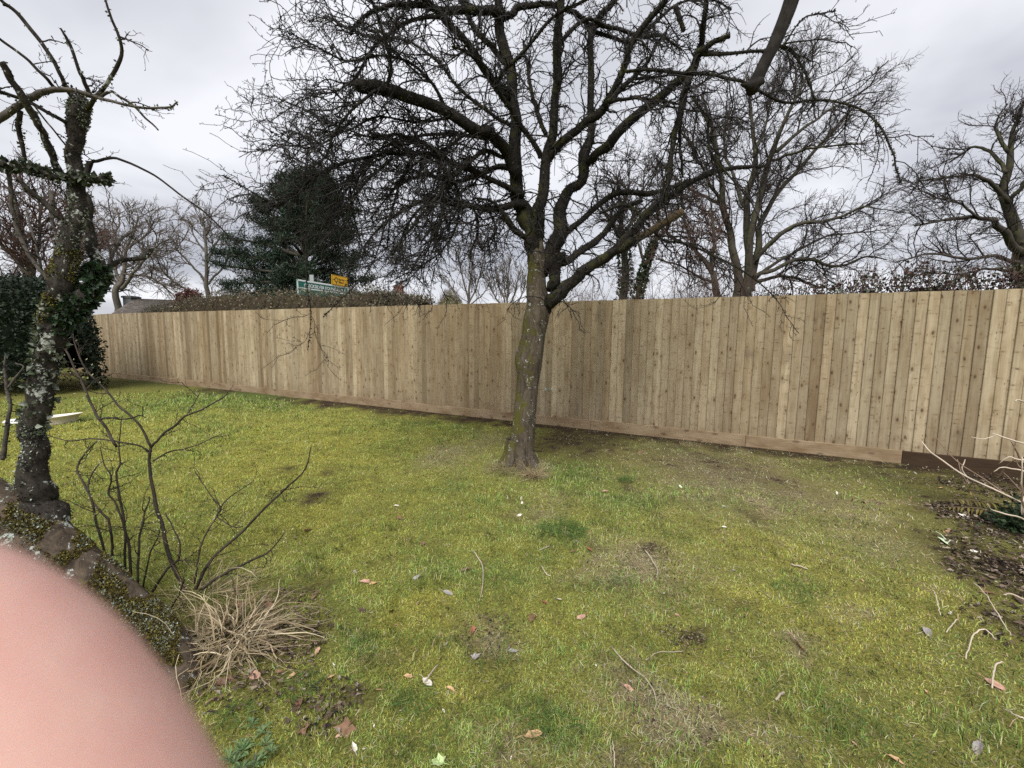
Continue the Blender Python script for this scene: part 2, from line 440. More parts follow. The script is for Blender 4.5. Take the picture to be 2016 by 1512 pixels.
# ---------------------------------------------------------------- grass, moss and dead blades on the lawn (nobody could count them)
def blades(n, rmin, rmax, pw, hl, wd, kind, seed):
    g_ = np.random.default_rng(seed)
    u = g_.random(n)
    e = 2 - pw
    r = (rmin ** e + u * (rmax ** e - rmin ** e)) ** (1 / e)
    th = g_.uniform(-64, 64, n) * np.pi / 180
    x, y = r * np.sin(th), r * np.cos(th)
    f = fields(x, y)
    fd = fence_dist(x, y)
    if kind == 'moss': keep = (.35 + .9 * f['m'] - 1.3 * f['d'] - .6 * f['s'])
    elif kind == 'grass': keep = (.45 + .6 * f['g'] - 1.15 * f['d'] - .35 * f['s'] - .15 * f['m'])
    else: keep = (.07 + 1.2 * f['s'] + .05 * f['d'])
    ok = (g_.random(n) < keep) & (fd > .05) & (np.hypot(x - TREE[0], y - TREE[1]) > .13)
    x, y, r = x[ok], y[ok], r[ok]
    f = {q: v[ok] for q, v in f.items()}
    n = len(x)
    tuft = fbm(x + 200, y + 40, 4.2)
    sc = 1 + (.10 * r if kind != 'straw' else 0 * r)
    L = hl * sc * g_.uniform(.5, 1.35, n)
    if kind == 'grass': L *= .65 + .9 * sstep(.5, .75, tuft) + .5 * f['g']
    Wd = (wd + .00042 * r) * g_.uniform(.6, 1.3, n)
    az = g_.uniform(0, 2 * np.pi, n)
    lean = np.abs(g_.normal(.75 if kind == 'grass' else .6, .45, n)) if kind != 'straw' else g_.uniform(.8, 1.9, n)
    lean = np.clip(lean, 0, 1.45 if kind != 'straw' else 1.5)
    d1 = np.stack([np.cos(az) * np.sin(lean * .55), np.sin(az) * np.sin(lean * .55), np.cos(lean * .55)], -1)
    l2 = np.clip(lean * (1.5 if kind != 'straw' else 1.08), 0, 1.9)
    if kind == 'straw': d1 = np.stack([np.cos(az) * np.sin(lean), np.sin(az) * np.sin(lean), np.cos(lean)], -1)
    d2 = np.stack([np.cos(az) * np.sin(l2), np.sin(az) * np.sin(l2), np.cos(l2)], -1)
    a2 = az + np.pi / 2 + g_.normal(0, .5, n)
    s = np.stack([np.cos(a2), np.sin(a2), np.zeros(n)], -1) * Wd[:, None]
    p0 = np.stack([x, y, hgt(x, y) - .002], -1)
    if kind == 'straw': p0[:, 2] += g_.uniform(0, .012, n)
    p1 = p0 + d1 * (L * .5)[:, None]
    p2 = p1 + d2 * (L * .55)[:, None]
    p2[:, 2] = np.maximum(p2[:, 2], p0[:, 2] + .003)
    V = np.stack([p0 - s, p0 + s, p1 + s * .8, p1 - s * .8, p2], 1).reshape(-1, 3)
    i = np.arange(n)[:, None] * 5
    base = {'moss': MOSS * 1.15, 'grass': GRAS * 1.15, 'straw': STRW * 1.0}[kind]
    C = vary(base, n, .38, g_)
    C *= (.34 + .70 * sstep(.28, .72, fbm(x + 7, y + 3, 8.0, 3)) + .65 * sstep(.3, .7, fbm(x + 2, y + 13, 26.0, 2)))[:, None]  # clump-sized light and shade put into the blade colour
    if kind == 'moss':
        a = np.clip(.55 * f['m'] + g_.normal(0, .2, n), 0, 1)[:, None]
        C = C * (np.array([.72, .86, .9]) * (1 - a) + np.array([1.12, 1.05, .85]) * a)
    if kind == 'grass':
        dead = (g_.random(n) < .10 + .25 * f['s'])[:, None]
        C = np.where(dead, vary(STRW * 1.1, n, .25, g_), C)
        a = np.clip(f['m'] * .8, 0, 1)[:, None]
        C = C * (1 - a) + C * np.array([1.55, 1.25, .85]) * a
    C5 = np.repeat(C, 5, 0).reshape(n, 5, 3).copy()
    C5[:, :2] *= .75  # painted shading along each blade: darker root, brighter tip
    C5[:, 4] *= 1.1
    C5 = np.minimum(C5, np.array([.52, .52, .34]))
    return V, i + [0, 1, 2, 3], i + [3, 2, 4], C5.reshape(-1, 3)
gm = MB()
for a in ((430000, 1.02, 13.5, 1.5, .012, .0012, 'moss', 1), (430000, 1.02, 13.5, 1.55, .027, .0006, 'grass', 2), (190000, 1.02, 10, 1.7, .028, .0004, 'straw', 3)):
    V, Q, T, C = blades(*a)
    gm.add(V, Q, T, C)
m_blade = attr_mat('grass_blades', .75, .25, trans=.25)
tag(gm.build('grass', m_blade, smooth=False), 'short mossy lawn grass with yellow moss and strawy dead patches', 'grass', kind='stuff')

# ================================================================ the fence
m_wood, t_, b_ = mat('fence_wood', rough=.8, spec=.2)
k = NT(t_)
oi = k.n('ShaderNodeObjectInfo')
co = k.n('ShaderNodeTexCoord').outputs['Object']
rnd = oi.outputs['Random']
off = k.n('ShaderNodeCombineXYZ', {0: k.math('MULTIPLY', rnd, 31.0), 1: 0.0, 2: k.math('MULTIPLY', rnd, 57.0)}).outputs[0]
v = k.n('ShaderNodeVectorMath', {0: co, 1: off}, operation='ADD').outputs[0]
# neighbouring boards come from one log: knots are placed in shared coordinates too
gp = k.n('ShaderNodeNewGeometry').outputs['Position']
alongw = k.n('ShaderNodeVectorMath', {0: gp, 1: tuple(FU)}, operation='DOT_PRODUCT').outputs['Value']
zz = k.n('ShaderNodeSeparateXYZ', {0: gp}).outputs['Z']
warp = k.noise(v, 2.2, 2)
xx = k.n('ShaderNodeSeparateXYZ', {0: v}).outputs['X']
zb = k.n('ShaderNodeSeparateXYZ', {0: v}).outputs['Z']
gx = k.math('ADD', xx, k.math('MULTIPLY', warp, .06))
gv = k.n('ShaderNodeCombineXYZ', {0: k.math('MULTIPLY', gx, 1.0), 1: 0.0, 2: k.math('MULTIPLY', zb, .03)}).outputs[0]
grain = k.noise(gv, 75, 5, .6)
rings = k.noise(gv, 24, 2, .5)
tint = k.n('ShaderNodeAttribute', attribute_name='tint', attribute_type='OBJECT').outputs['Fac']
pale, brown = (.350, .296, .208), (.245, .190, .122)
c = k.mixc(tint, pale, brown)
tone = k.n('ShaderNodeAttribute', attribute_name='tone', attribute_type='OBJECT').outputs['Fac']
c = k.n('ShaderNodeVectorMath', {0: c, 1: k.n('ShaderNodeCombineXYZ', {0: tone, 1: tone, 2: tone}).outputs[0]}, operation='MULTIPLY').outputs[0]
c = k.mixc(.55, c, k.ramp(grain, [(.30, (.62, .57, .50)), (.55, (1.02, 1.0, .98)), (.72, (1.18, 1.18, 1.15))]), 'MULTIPLY')
c = k.mixc(.45, c, k.ramp(rings, [(.35, (.74, .69, .60)), (.60, (1.10, 1.10, 1.08))]), 'MULTIPLY')
blot = k.noise(k.mapping(v, (6, 6, 1.1)), 1.0, 3)
c = k.mixc(.75, c, k.ramp(blot, [(.32, (.70, .64, .56)), (.52, (1, 1, 1)), (.72, (1.12, 1.12, 1.10))]), 'MULTIPLY')
wob = k.math('MULTIPLY', k.noise(v, 40, 3), .10)
def knots(sx, sz, sel, r0, r1, amt, hal):
    global c
    kv = k.n('ShaderNodeCombineXYZ', {0: k.math('MULTIPLY', gx, sx), 1: k.math('MULTIPLY', rnd, 91.0), 2: k.math('MULTIPLY', zb, sz)}).outputs[0]
    kn = k.n('ShaderNodeTexVoronoi', {'Vector': kv, 'Scale': 1.0, 'Randomness': 1.0})
    ksel = k.mapr(k.n('ShaderNodeSeparateColor', {0: kn.outputs['Color']}).outputs[0], sel, sel + .1)
    kd = k.math('ADD', kn.outputs['Distance'], wob)
    kk = k.math('MULTIPLY', k.mapr(kd, r0, r1), ksel)
    ha = k.math('MULTIPLY', k.mapr(kd, r0 * 2.6, r1), ksel)
    c = k.mixc(k.math('MULTIPLY', ha, hal), c, (.165, .105, .052))
    c = k.mixc(k.math('MULTIPLY', kk, amt), c, (.058, .034, .018))
    return kk
knot = knots(13.0, 7.0, .35, .27, .13, .85, .40)
knots(9.0, 26.0, .52, .24, .10, .75, .35)
knots(34.0, 15.0, .55, .26, .12, .80, .15)
st_z = k.n('ShaderNodeAttribute', attribute_name='stain_height', attribute_type='OBJECT').outputs['Fac']
st_a = k.n('ShaderNodeAttribute', attribute_name='stain', attribute_type='OBJECT').outputs['Fac']
sdv = k.math('ABSOLUTE', k.math('SUBTRACT', zz, st_z))
smk = k.math('MULTIPLY', k.math('MULTIPLY', k.mapr(k.math('ADD', sdv, k.math('MULTIPLY', k.noise(k.mapping(v, (20, 20, 5)), 1.0, 4), .30)), .30, .06), st_a), k.mapr(k.noise(k.mapping(v, (26, 26, 4)), 1.0, 3), .40, .56))
c = k.mixc(k.math('MULTIPLY', smk, .6), c, (.050, .040, .032))
low_brown = k.math('MULTIPLY', k.mapr(k.math('ADD', zz, k.math('MULTIPLY', k.noise(v, 7, 3), .35)), .52, .22), .35)  # boards turn browner towards the bottom, with an uneven edge
c = k.mixc(low_brown, c, (.125, .085, .048))
k.link(c, b_.inputs['Base Color'])
k.link(k.bump(k.math('SUBTRACT', k.math('ADD', grain, k.math('MULTIPLY', k.noise(k.mapping(v, (1, 1, 40)), 3.0, 2), .2)), k.math('MULTIPLY', knot, .5)), .35, .004), b_.inputs['Normal'])

m_kick, t_, b_ = mat('kickboard_wood', rough=.85, spec=.15)
k = NT(t_)
co = k.n('ShaderNodeTexCoord').outputs['Object']
rnd = k.n('ShaderNodeObjectInfo').outputs['Random']
v = k.n('ShaderNodeVectorMath', {0: co, 1: k.n('ShaderNodeCombineXYZ', {0: k.math('MULTIPLY', rnd, 40.0)}).outputs[0]}, operation='ADD').outputs[0]
gr = k.noise(k.mapping(v, (.06, 1, 1)), 90, 5, .6)
bl = k.noise(k.mapping(v, (.5, 1, 1)), 6, 3)
dk = k.n('ShaderNodeAttribute', attribute_name='tint', attribute_type='OBJECT').outputs['Fac']
c = k.mixc(dk, (.275, .212, .138), (.050, .032, .020))
c = k.mixc(.6, c, k.ramp(gr, [(.3, (.6, .55, .5)), (.65, (1.15, 1.12, 1.1))]), 'MULTIPLY')
c = k.mixc(.7, c, k.ramp(bl, [(.3, (.62, .52, .42)), (.6, (1.1, 1.1, 1.1))]), 'MULTIPLY')
kn = k.n('ShaderNodeTexVoronoi', {'Vector': k.mapping(v, (4, 9, 9)), 'Scale': 1.0})
c = k.mixc(k.math('MULTIPLY', k.mapr(kn.outputs['Distance'], .22, .10), .6), c, (.05, .03, .018))
k.link(c, b_.inputs['Base Color'])
k.link(k.bump(gr, .4, .004), b_.inputs['Normal'])

fence = thing('fence', 'tall new wooden featheredge board fence with kickboards running behind the lawn', 'fence', BEND)
def plank_mesh(seed):
    r_ = random.Random(seed)
    bm = bmesh.new()
    w, t1, t2 = .117, .0145 + r_.uniform(-.003, .003), .005
    prof = [(0, 0), (0, t1 - .006), (.002, t1 - .002), (.007, t1), (.045, t1 - .002), (.090, t1 - .0075 + r_.uniform(-.001, .001)), (w - .002, t2), (w, t2 - .002), (w, 0)]
    h0, h1 = .148, 1.985
    rows = []
    for z, bow in ((h0, 0), (.75, r_.uniform(-.002, .002)), (1.35, r_.uniform(-.002, .002)), (h1, 0)):
        rows.append([bm.verts.new((x + bow, -y, z)) for x, y in prof])
    for a, b in zip(rows[:-1], rows[1:]):
        for i in range(len(prof) - 1):
            bm.faces.new((a[i], b[i], b[i + 1], a[i + 1]))
    bm.faces.new(rows[-1]); bm.faces.new(rows[0][::-1])
    bmesh.ops.recalc_face_normals(bm, faces=bm.faces)
    me = bpy.data.meshes.new('plank')
    bm.to_mesh(me); bm.free()
    me.materials.append(m_wood)
    return me
PM = [plank_mesh(i) for i in range(6)]
def fence_rot(u): return math.atan2(u[1], u[0])
rf = random.Random(5)
PITCHW = .1048
STAIN = {}
for px, hz in ((1605, 1.66), (1620, 1.66), (1165, 1.80), (1190, 1.77), (1150, .30), (1178, .27), (1602, .42), (1634, .42), (1905, .40), (1480, 1.22), (1560, 1.22)):
    d = ray(px, 650); q = CAM + d * (FB / (d[1] - FA * d[0]))
    STAIN[int(((q - BEND) @ FU) / PITCHW)] = STAIN.get(int(((q - BEND) @ FU) / PITCHW), hz)
def put_plank(pos, u, s_i, tint):
    o = bpy.data.objects.new('plank', rf.choice(PM))
    COL.objects.link(o)
    o.parent = fence
    p = pos - BEND
    o.location = (p[0], p[1], rf.uniform(-.003, .003))
    o.rotation_euler = (rf.uniform(-.0015, .0015), rf.gauss(0, .0016), fence_rot(u) + .052 + rf.gauss(0, .014))
    o['tint'] = float(tint)
    o['tone'] = float(min(1.22, max(.72, rf.gauss(1.0, .13))))
    z = STAIN.get(s_i) if s_i is not None else None
    o['stain'] = 1.0 if z else 0.0
    o['stain_height'] = float(z or 0)
NPL = int(19.9 / PITCHW) + 12
run = 0; tv = .3
for i in range(NPL):
    if run <= 0:
        run = rf.choice((1, 2, 3, 4, 6)); tv = min(1, max(0, rf.gauss(.40, .36)))
    run -= 1
    put_plank(BEND + FU * (i * PITCHW), FU, i, min(1, max(0, tv + rf.gauss(0, .2))))
for i in range(1, 68):
    put_plank(BEND + FU2 * (i * PITCHW), -FU2, None, min(1, max(0, rf.gauss(.45, .2))))
LEN = NPL * PITCHW
def fence_s(px):
    d = ray(px, 800); q = CAM + d * (FB / (d[1] - FA * d[0]))
    return float((q - BEND) @ FU)
joints = [0.0] + [fence_s(x) for x in (300, 357, 448, 546, 793, 1165)] + [fence_s(1165) + 3.03 - .9, fence_s(1785), fence_s(1785) + 3.0]
joints = sorted(j for j in joints if j < LEN) + [LEN]
def board(a, b, origin, u, tint, z0=-.03, z1=.152, yo=-.031, name='kickboard', mt=m_kick, y1=-.005):
    bm = bmesh.new()
    L = b - a - .004
    bmesh.ops.create_cube(bm, size=1)
    for v_ in bm.verts:
        v_.co = ((v_.co.x) * L, yo if v_.co.y < 0 else y1, z0 if v_.co.z < 0 else z1)
    bmesh.ops.bevel(bm, geom=bm.edges[:], offset=.003, segments=1, affect='EDGES')
    me = bpy.data.meshes.new(name); bm.to_mesh(me); bm.free(); me.materials.append(mt)
    o = bpy.data.objects.new(name, me); COL.objects.link(o); o.parent = fence
    p = origin + u * ((a + b) / 2) - BEND
    o.location = (p[0], p[1], rf.uniform(-.006, .006)); o['tint'] = float(tint)
    o.rotation_euler = (0, rf.uniform(-.002, .002), fence_rot(u if u @ FU > 0 else -u))
    return o
for a, b in zip(joints[:-1], joints[1:]):
    board(a, b, BEND, FU, 1.0 if a > fence_s(1760) else rf.uniform(0, .14))
for a in (0, 3, 6):
    board(a + .06, min(a + 3.06, 7.1), BEND, FU2, rf.uniform(0, .15))
for z in (.35, 1.05, 1.75):
    board(0, LEN, BEND, FU, .2, z, z + .09, .004, 'rail', m_kick, .045)
    board(.06, 7.1, BEND, FU2, .2, z, z + .09, .004, 'rail', m_kick, .045)
for s_ in np.arange(0.1, LEN, 3.0):
    board(s_ - .05, s_ + .05, BEND, FU, .3, -.05, 1.95, .046, 'post', m_kick, .145)
for s_ in (3.0, 6.9):
    board(s_ - .05, s_ + .05, BEND, FU2, .3, -.05, 1.95, .046, 'post', m_kick, .145)
# two small pale paint rings on the boards beside the apple tree
m_paint, _, _ = mat('pale_turquoise_paint', (.42, .62, .58))
for px in (1075, 1087.5):
    d = ray(px, 766); q = CAM + d * (FB / (d[1] - FA * d[0]))
    q = q + FN * .0205
    ring = MB()
    a = np.linspace(0, 2 * np.pi, 17)
    ex = np.stack([np.cos(a), np.zeros(17), np.sin(a)], -1)
    o_, i_ = ex * np.array([.014, 0, .022]), ex * np.array([.007, 0, .012])
    M = np.array([FU, -FN, [0, 0, 1.0]])
    V = np.concatenate([o_, i_]) @ M + q
    ring.add(V, [(j, j + 1, 17 + j + 1, 17 + j) for j in range(16)])
    ring.build('paint_mark', m_paint, fence)

# ================================================================ the apple tree on the lawn
m_trunk = bark_mat('apple_trunk_bark', (.036, .028, .020), (.120, .098, .072), 26, (.42, .43, .40), .50, (.085, .078, .020), .55, .3, 1.0)
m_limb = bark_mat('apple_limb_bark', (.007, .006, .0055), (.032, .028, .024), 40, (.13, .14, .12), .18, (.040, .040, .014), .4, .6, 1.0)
m_cut = bark_mat('cut_branch_wood', (.060, .044, .026), (.130, .098, .058), 30, None, 0, None, 0, .5, .5)
m_twig, t_, b_ = mat('apple_twig_bark', rough=.7, spec=.3)
k = NT(t_)
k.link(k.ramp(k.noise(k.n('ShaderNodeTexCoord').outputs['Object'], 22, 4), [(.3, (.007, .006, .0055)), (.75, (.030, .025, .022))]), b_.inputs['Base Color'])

def roughen(V, N, S, R, amt, seed):
    """bumps on a thick stem: V laid out N rings x S sides"""
    q = np.random.default_rng(seed)
    a = np.linspace(0, 2 * np.pi, S, endpoint=False)
    u = np.arange(N) / N
    f = np.zeros((N, S))
    for _ in range(14):
        ka, kz, ph, am = q.integers(1, 6), q.uniform(2, 26), q.uniform(0, 6.28, 2), q.uniform(.2, 1)
        f += am * np.cos(ka * a[None] + ph[0] + 1.5 * np.sin(u[:, None] * kz * .7)) * np.cos(u[:, None] * kz + ph[1])
    f *= amt / 3.0
    return f
def stem(mb, P, R, S, amt=0.0, seed=1):
    """one thick branch with an uneven surface and closed ends"""
    n0 = mb.n
    P, R = np.asarray(P), np.asarray(R)
    P = np.vstack([P[:1], P, P[-1:] + nrm(P[-1:] - P[-2:-1]) * R[-1] * .15]); R = np.concatenate([[R[0] * .02], R, [R[-1] * .02]])
    P[0] = P[0] - nrm(P[2:3] - P[1:2])[0] * R[1] * .1
    mb.tubes(P, R, S)
    if amt:
        V = mb.v[-1].reshape(len(P), S, 3)
        f = roughen(V, len(P), S, R, amt, seed)
        V += (V - P[:, None]) * f[..., None]
        mb.v[-1] = V.reshape(-1, 3)

AY = float(TREE[1])
apple = thing('apple_tree', 'bare old apple tree with lichen-flecked trunk standing alone on the lawn before the fence', 'tree', TREE)
tb = MB()
P, R = trace([(1018, 940, 66), (1021, 912, 58), (1027, 880, 48), (1032, 840, 44), (1036, 790, 43), (1039, 745, 43), (1041, 715, 52), (1046, 690, 49), (1051, 660, 46), (1057, 625, 50),
              (1060, 600, 46), (1057, 575, 40), (1056, 545, 36), (1057, 515, 35), (1055, 490, 33), (1053, 470, 28), (1052, 455, 20)], AY, (0, .02), 70)
P[0, 2] = P[0, 2] - .05
stem(tb, P, R, 22, .10, 4)
# root flare
for a_ in np.arange(0, 6.28, .9):
    q = np.array([math.cos(a_ + .3), math.sin(a_ + .3), 0])
    b0 = TREE + np.array([0, 0, .30]) + q * .075
    tb.tubes(spline([b0, TREE + q * .115 + [0, 0, .13], TREE + q * .19 + [0, 0, .01], TREE + q * .24 + [0, 0, -.05]], 9), np.linspace(.075, .045, 9), 10)
tb.build('trunk', m_trunk, apple)
LIMBS = []          # (P, R) of every limb for the twigs
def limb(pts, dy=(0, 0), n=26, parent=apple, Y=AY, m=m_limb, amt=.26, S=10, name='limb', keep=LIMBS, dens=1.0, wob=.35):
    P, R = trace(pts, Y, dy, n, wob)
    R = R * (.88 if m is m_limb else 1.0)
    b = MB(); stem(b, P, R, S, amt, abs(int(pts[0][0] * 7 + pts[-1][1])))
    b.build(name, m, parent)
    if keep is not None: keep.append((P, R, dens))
# right low limb with its pale cut end
limb([(1068, 615, 30), (1085, 592, 32), (1108, 570, 28), (1140, 545, 25), (1168, 525, 23), (1212, 492, 21), (1250, 474, 20)], (0, -.35), dens=.5)
P, R = trace([(1215, 494, 13), (1272, 460, 15), (1310, 437, 15), (1345, 415, 15)], AY, (-.3, -.5), 14)
b = MB(); stem(b, P, R, 10, .05, 3); b.build('cut_limb', m_cut, apple)['label'] = 'pale brown sawn-off limb'
limb([(1212, 492, 18), (1250, 450, 19), (1290, 405, 17), (1330, 380, 14), (1376, 351, 11), (1436, 333, 9), (1514, 326, 6)], (-.3, -.2), dens=.5)
limb([(1088, 570, 30), (1093, 545, 27), (1097, 512, 24), (1112, 500, 10)], (0, -.05), 12, amt=.2)
limb([(1098, 520, 16), (1120, 510, 15), (1150, 490, 15), (1180, 470, 14), (1200, 445, 13), (1225, 412, 11), (1262, 395, 9)], (-.05, .5), dens=.5)
limb([(1085, 470, 14), (1120, 455, 14), (1150, 428, 13), (1197, 390, 12), (1236, 378, 12), (1290, 380, 10), (1340, 362, 9), (1400, 345, 7)], (.05, .45), dens=.4)
# leaders
limb([(1056, 560, 30), (1056, 520, 36), (1053, 480, 37), (1045, 445, 38), (1032, 415, 34), (1020, 380, 29), (1016, 300, 24), (1014, 238, 23), (1007, 179, 22), (1002, 119, 23), (988, 60, 22), (980, 0, 18), (974, -90, 13), (966, -190, 8)], (.02, .1), 40, dens=.8)
limb([(1054, 520, 26), (1056, 470, 33), (1062, 425, 28), (1070, 390, 25), (1079, 298, 24), (1090, 238, 21), (1096, 193, 20), (1099, 149, 20), (1099, 89, 20), (1102, 30, 18), (1108, -60, 14), (1118, -170, 8)], (.02, -.35), 40, dens=.8)
limb([(1066, 540, 30), (1085, 500, 36), (1103, 460, 34), (1108, 425, 32), (1116, 380, 22), (1142, 357, 20), (1152, 312, 23), (1162, 268, 18), (1165, 208, 15), (1162, 119, 13), (1163, 74, 14), (1180, 36, 14), (1204, 9, 12), (1240, -50, 9), (1270, -130, 6)], (.02, .3), 40, dens=.8)
limb([(1158, 318, 20), (1172, 300, 20), (1198, 283, 19), (1242, 238, 19), (1287, 202, 18), (1332, 167, 18), (1364, 131, 17), (1379, 89, 13), (1382, 60, 11), (1387, 30, 8), (1395, -60, 5)], (.1, -.6), 34, dens=.5)
limb([(1370, 108, 15), (1391, 92, 12), (1415, 78, 11), (1439, 66, 10)], (-.55, -.65), 10, dens=0)
limb([(1378, 104, 12), (1400, 107, 10), (1450, 104, 7), (1500, 100, 7), (1541, 92, 6), (1571, 116, 5), (1595, 167, 4), (1602, 208, 3)], (-.55, -.75), dens=.7)
limb([(1541, 92, 4), (1577, 39, 3.2), (1610, 28, 3), (1645, 22, 2.4)], (-.7, -.7), 14, dens=.6)
limb([(1368, 132, 15), (1350, 175, 14), (1331, 253, 12), (1318, 327, 10), (1312, 402, 8)], (-.6, -.8), amt=.35, dens=.9)
limb([(1355, 160, 10), (1345, 215, 8), (1338, 290, 6), (1345, 350, 4)], (-.6, -.55), amt=.3, dens=.7)
limb([(1075, 320, 19), (1108, 274, 18), (1147, 247, 17), (1185, 215, 18), (1198, 196, 16), (1227, 134, 14), (1257, 65, 13), (1311, 0, 11), (1345, -70, 7)], (-.1, -.7), 34, dens=.6)
limb([(1198, 200, 12), (1225, 172, 10), (1251, 149, 9), (1275, 119, 8), (1296, 83, 5), (1320, 50, 3)], (-.55, -.45), dens=.8)
limb([(1200, 200, 9), (1240, 194, 7), (1272, 195, 6), (1310, 200, 6), (1340, 205, 4)], (-.55, -.8), 18, dens=.8)
limb([(1230, 140, 7), (1266, 137, 7), (1346, 143, 7), (1416, 152, 6), (1464, 162, 6), (1541, 201, 5.5), (1606, 196, 5), (1678, 208, 4.5), (1714, 229, 4), (1740, 262, 4), (1758, 298, 3.5), (1764, 333, 3), (1773, 360, 2.2)], (-.6, -1.3), 44, dens=.35)
limb([(1640, 200, 3), (1662, 190, 2.6), (1693, 172, 2.4), (1722, 145, 2.2), (1750, 119, 2)], (-1.1, -1.2), 12, dens=0)
limb([(1365, 190, 7), (1390, 240, 6), (1400, 300, 5), (1430, 340, 4), (1480, 400, 2.5)], (-.5, -.9), 20, dens=.8)
# sawn limb and the left side
limb([(1022, 345, 26), (990, 285, 25), (965, 262, 25), (936, 250, 25), (861, 214, 25), (787, 187, 26), (722, 168, 29), (712, 166, 27)], (0, -.75), 30, dens=.9, amt=.10)
limb([(992, 33, 20), (950, 22, 18), (876, 21, 15), (820, 12, 12), (772, 9, 11), (720, 30, 8), (690, 70, 5)], (.05, -.5), dens=1.2)
limb([(990, 36, 16), (1019, 18, 14), (1073, 6, 12), (1130, 25, 10), (1165, 60, 9)], (.05, .3), dens=.8)
limb([(1003, 195, 16), (971, 160, 15), (921, 89, 14), (870, 33, 13), (831, -5, 11), (780, -60, 7)], (.05, -.7), dens=1.1)
limb([(1000, 130, 12), (965, 90, 11), (930, 50, 10), (915, 0, 8), (890, -80, 5)], (.05, .6), dens=1.0)
limb([(1066, 310, 13), (1030, 250, 12), (989, 190, 11), (960, 140, 9), (930, 110, 7), (890, 90, 5)], (-.05, -.9), dens=1.0)
limb([(1075, 265, 10), (1058, 220, 9), (1045, 180, 8), (1040, 140, 6), (1030, 80, 4)], (-.1, .4), dens=1.0)
limb([(1008, 185, 9), (980, 155, 9), (1034, 98, 8), (1093, 30, 7), (1162, -5, 6)], (-.1, -.6), dens=.6)
limb([(1032, 402, 18), (1000, 405, 15), (960, 412, 13), (905, 403, 12), (876, 396, 11), (846, 393, 9), (800, 410, 7), (757, 440, 5), (720, 480, 3)], (0, -.6), 30, dens=1.5)
limb([(1034, 468, 13), (1015, 455, 12), (1000, 436, 12), (985, 414, 9), (968, 395, 6), (930, 390, 4)], (0, -.25), 18, dens=1.2)
limb([(1030, 385, 18), (1000, 370, 14), (965, 352, 12), (906, 327, 11), (864, 306, 10), (817, 302, 9), (757, 304, 8), (698, 315, 7), (653, 330, 6), (620, 348, 5), (579, 381, 4), (545, 405, 3), (500, 380, 2.2), (440, 345, 1.6)], (0, -.9), 44, dens=1.3)
limb([(772, 310, 6), (740, 340, 5), (712, 366, 5), (690, 400, 4), (683, 440, 3), (640, 470, 2)], (-.5, -.9), 20, dens=1.4)
limb([(876, 310, 7), (840, 285, 7), (817, 277, 6), (780, 265, 5), (730, 270, 4), (660, 245, 3), (600, 215, 2), (540, 190, 1.6)], (-.4, -.2), 24, dens=1.4)
limb([(960, 275, 9), (900, 264, 8), (846, 265, 7), (800, 275, 6), (740, 300, 4), (690, 360, 3)], (-.1, .5), 22, dens=1.4)
limb([(1020, 340, 14), (985, 330, 12), (940, 345, 10), (890, 360, 8), (840, 345, 6), (780, 370, 4), (730, 430, 3)], (.05, .8), 24, dens=1.5)
limb([(990, 310, 10), (950, 300, 9), (900, 340, 8), (850, 400, 6), (800, 460, 4), (770, 500, 2.5)], (.0, -1.1), 22, dens=1.5)
limb([(760, 180, 9), (770, 130, 8), (755, 70, 7), (740, 20, 6), (720, -30, 4)], (-.7, -.8), 18, dens=1.2)
limb([(880, 220, 8), (850, 160, 7), (800, 120, 6), (740, 110, 5), (680, 120, 4), (620, 90, 3), (560, 60, 2)], (-.4, -1.0), 24, dens=1.4)
limb([(740, 178, 7), (700, 210, 6), (660, 260, 5), (640, 310, 4), (600, 330, 2.6), (560, 300, 2)], (-.7, -1.2), 22, dens=1.4)
limb([(870, 33, 8), (800, 45, 7), (740, 90, 6), (700, 150, 5), (660, 180, 4), (610, 190, 2.5), (530, 240, 1.8)], (-.5, -.1), 24, dens=1.3)
limb([(1010, 250, 9), (960, 220, 8), (900, 170, 7), (860, 120, 6), (800, 80, 5), (720, 70, 4), (640, 30, 2.5)], (.1, 1.0), 26, dens=1.3)
limb([(757, 440, 4), (745, 490, 3), (720, 540, 2.2), (660, 600, 1.8), (636, 625, 1.4)], (-.6, -1.0), 18, dens=.12)
limb([(905, 403, 6), (900, 440, 5), (880, 480, 4), (850, 510, 3), (800, 540, 2)], (-.3, -.5), 18, dens=1.5)
limb([(846, 393, 6), (810, 430, 5), (790, 480, 3.5), (800, 530, 2)], (-.4, -.2), 18, dens=1.5)
limb([(620, 348, 4), (606, 400, 3.4), (602, 470, 3), (604, 560, 2.4), (612, 620, 1.8), (606, 690, 1.2)], (-.85, -1.0), 24, dens=.12)
limb([(1100, 90, 10), (1150, 40, 9), (1210, 55, 8), (1260, 72, 7), (1300, 70, 5), (1340, 98, 4)], (-.2, .7), 22, dens=.9)
limb([(1162, 60, 9), (1200, 70, 8), (1250, 80, 7), (1330, 10, 5), (1400, 0, 4), (1440, 20, 3)], (.3, .9), 22, dens=.7)
limb([(1330, 10, 11), (1338, 35, 10), (1347, 60, 9)], (.2, .2), 8, dens=0)
limb([(1180, 420, 6), (1240, 405, 6), (1300, 470, 5), (1350, 480, 5), (1420, 510, 4), (1480, 545, 3), (1530, 590, 2)], (-.2, -.7), 26, dens=.6)

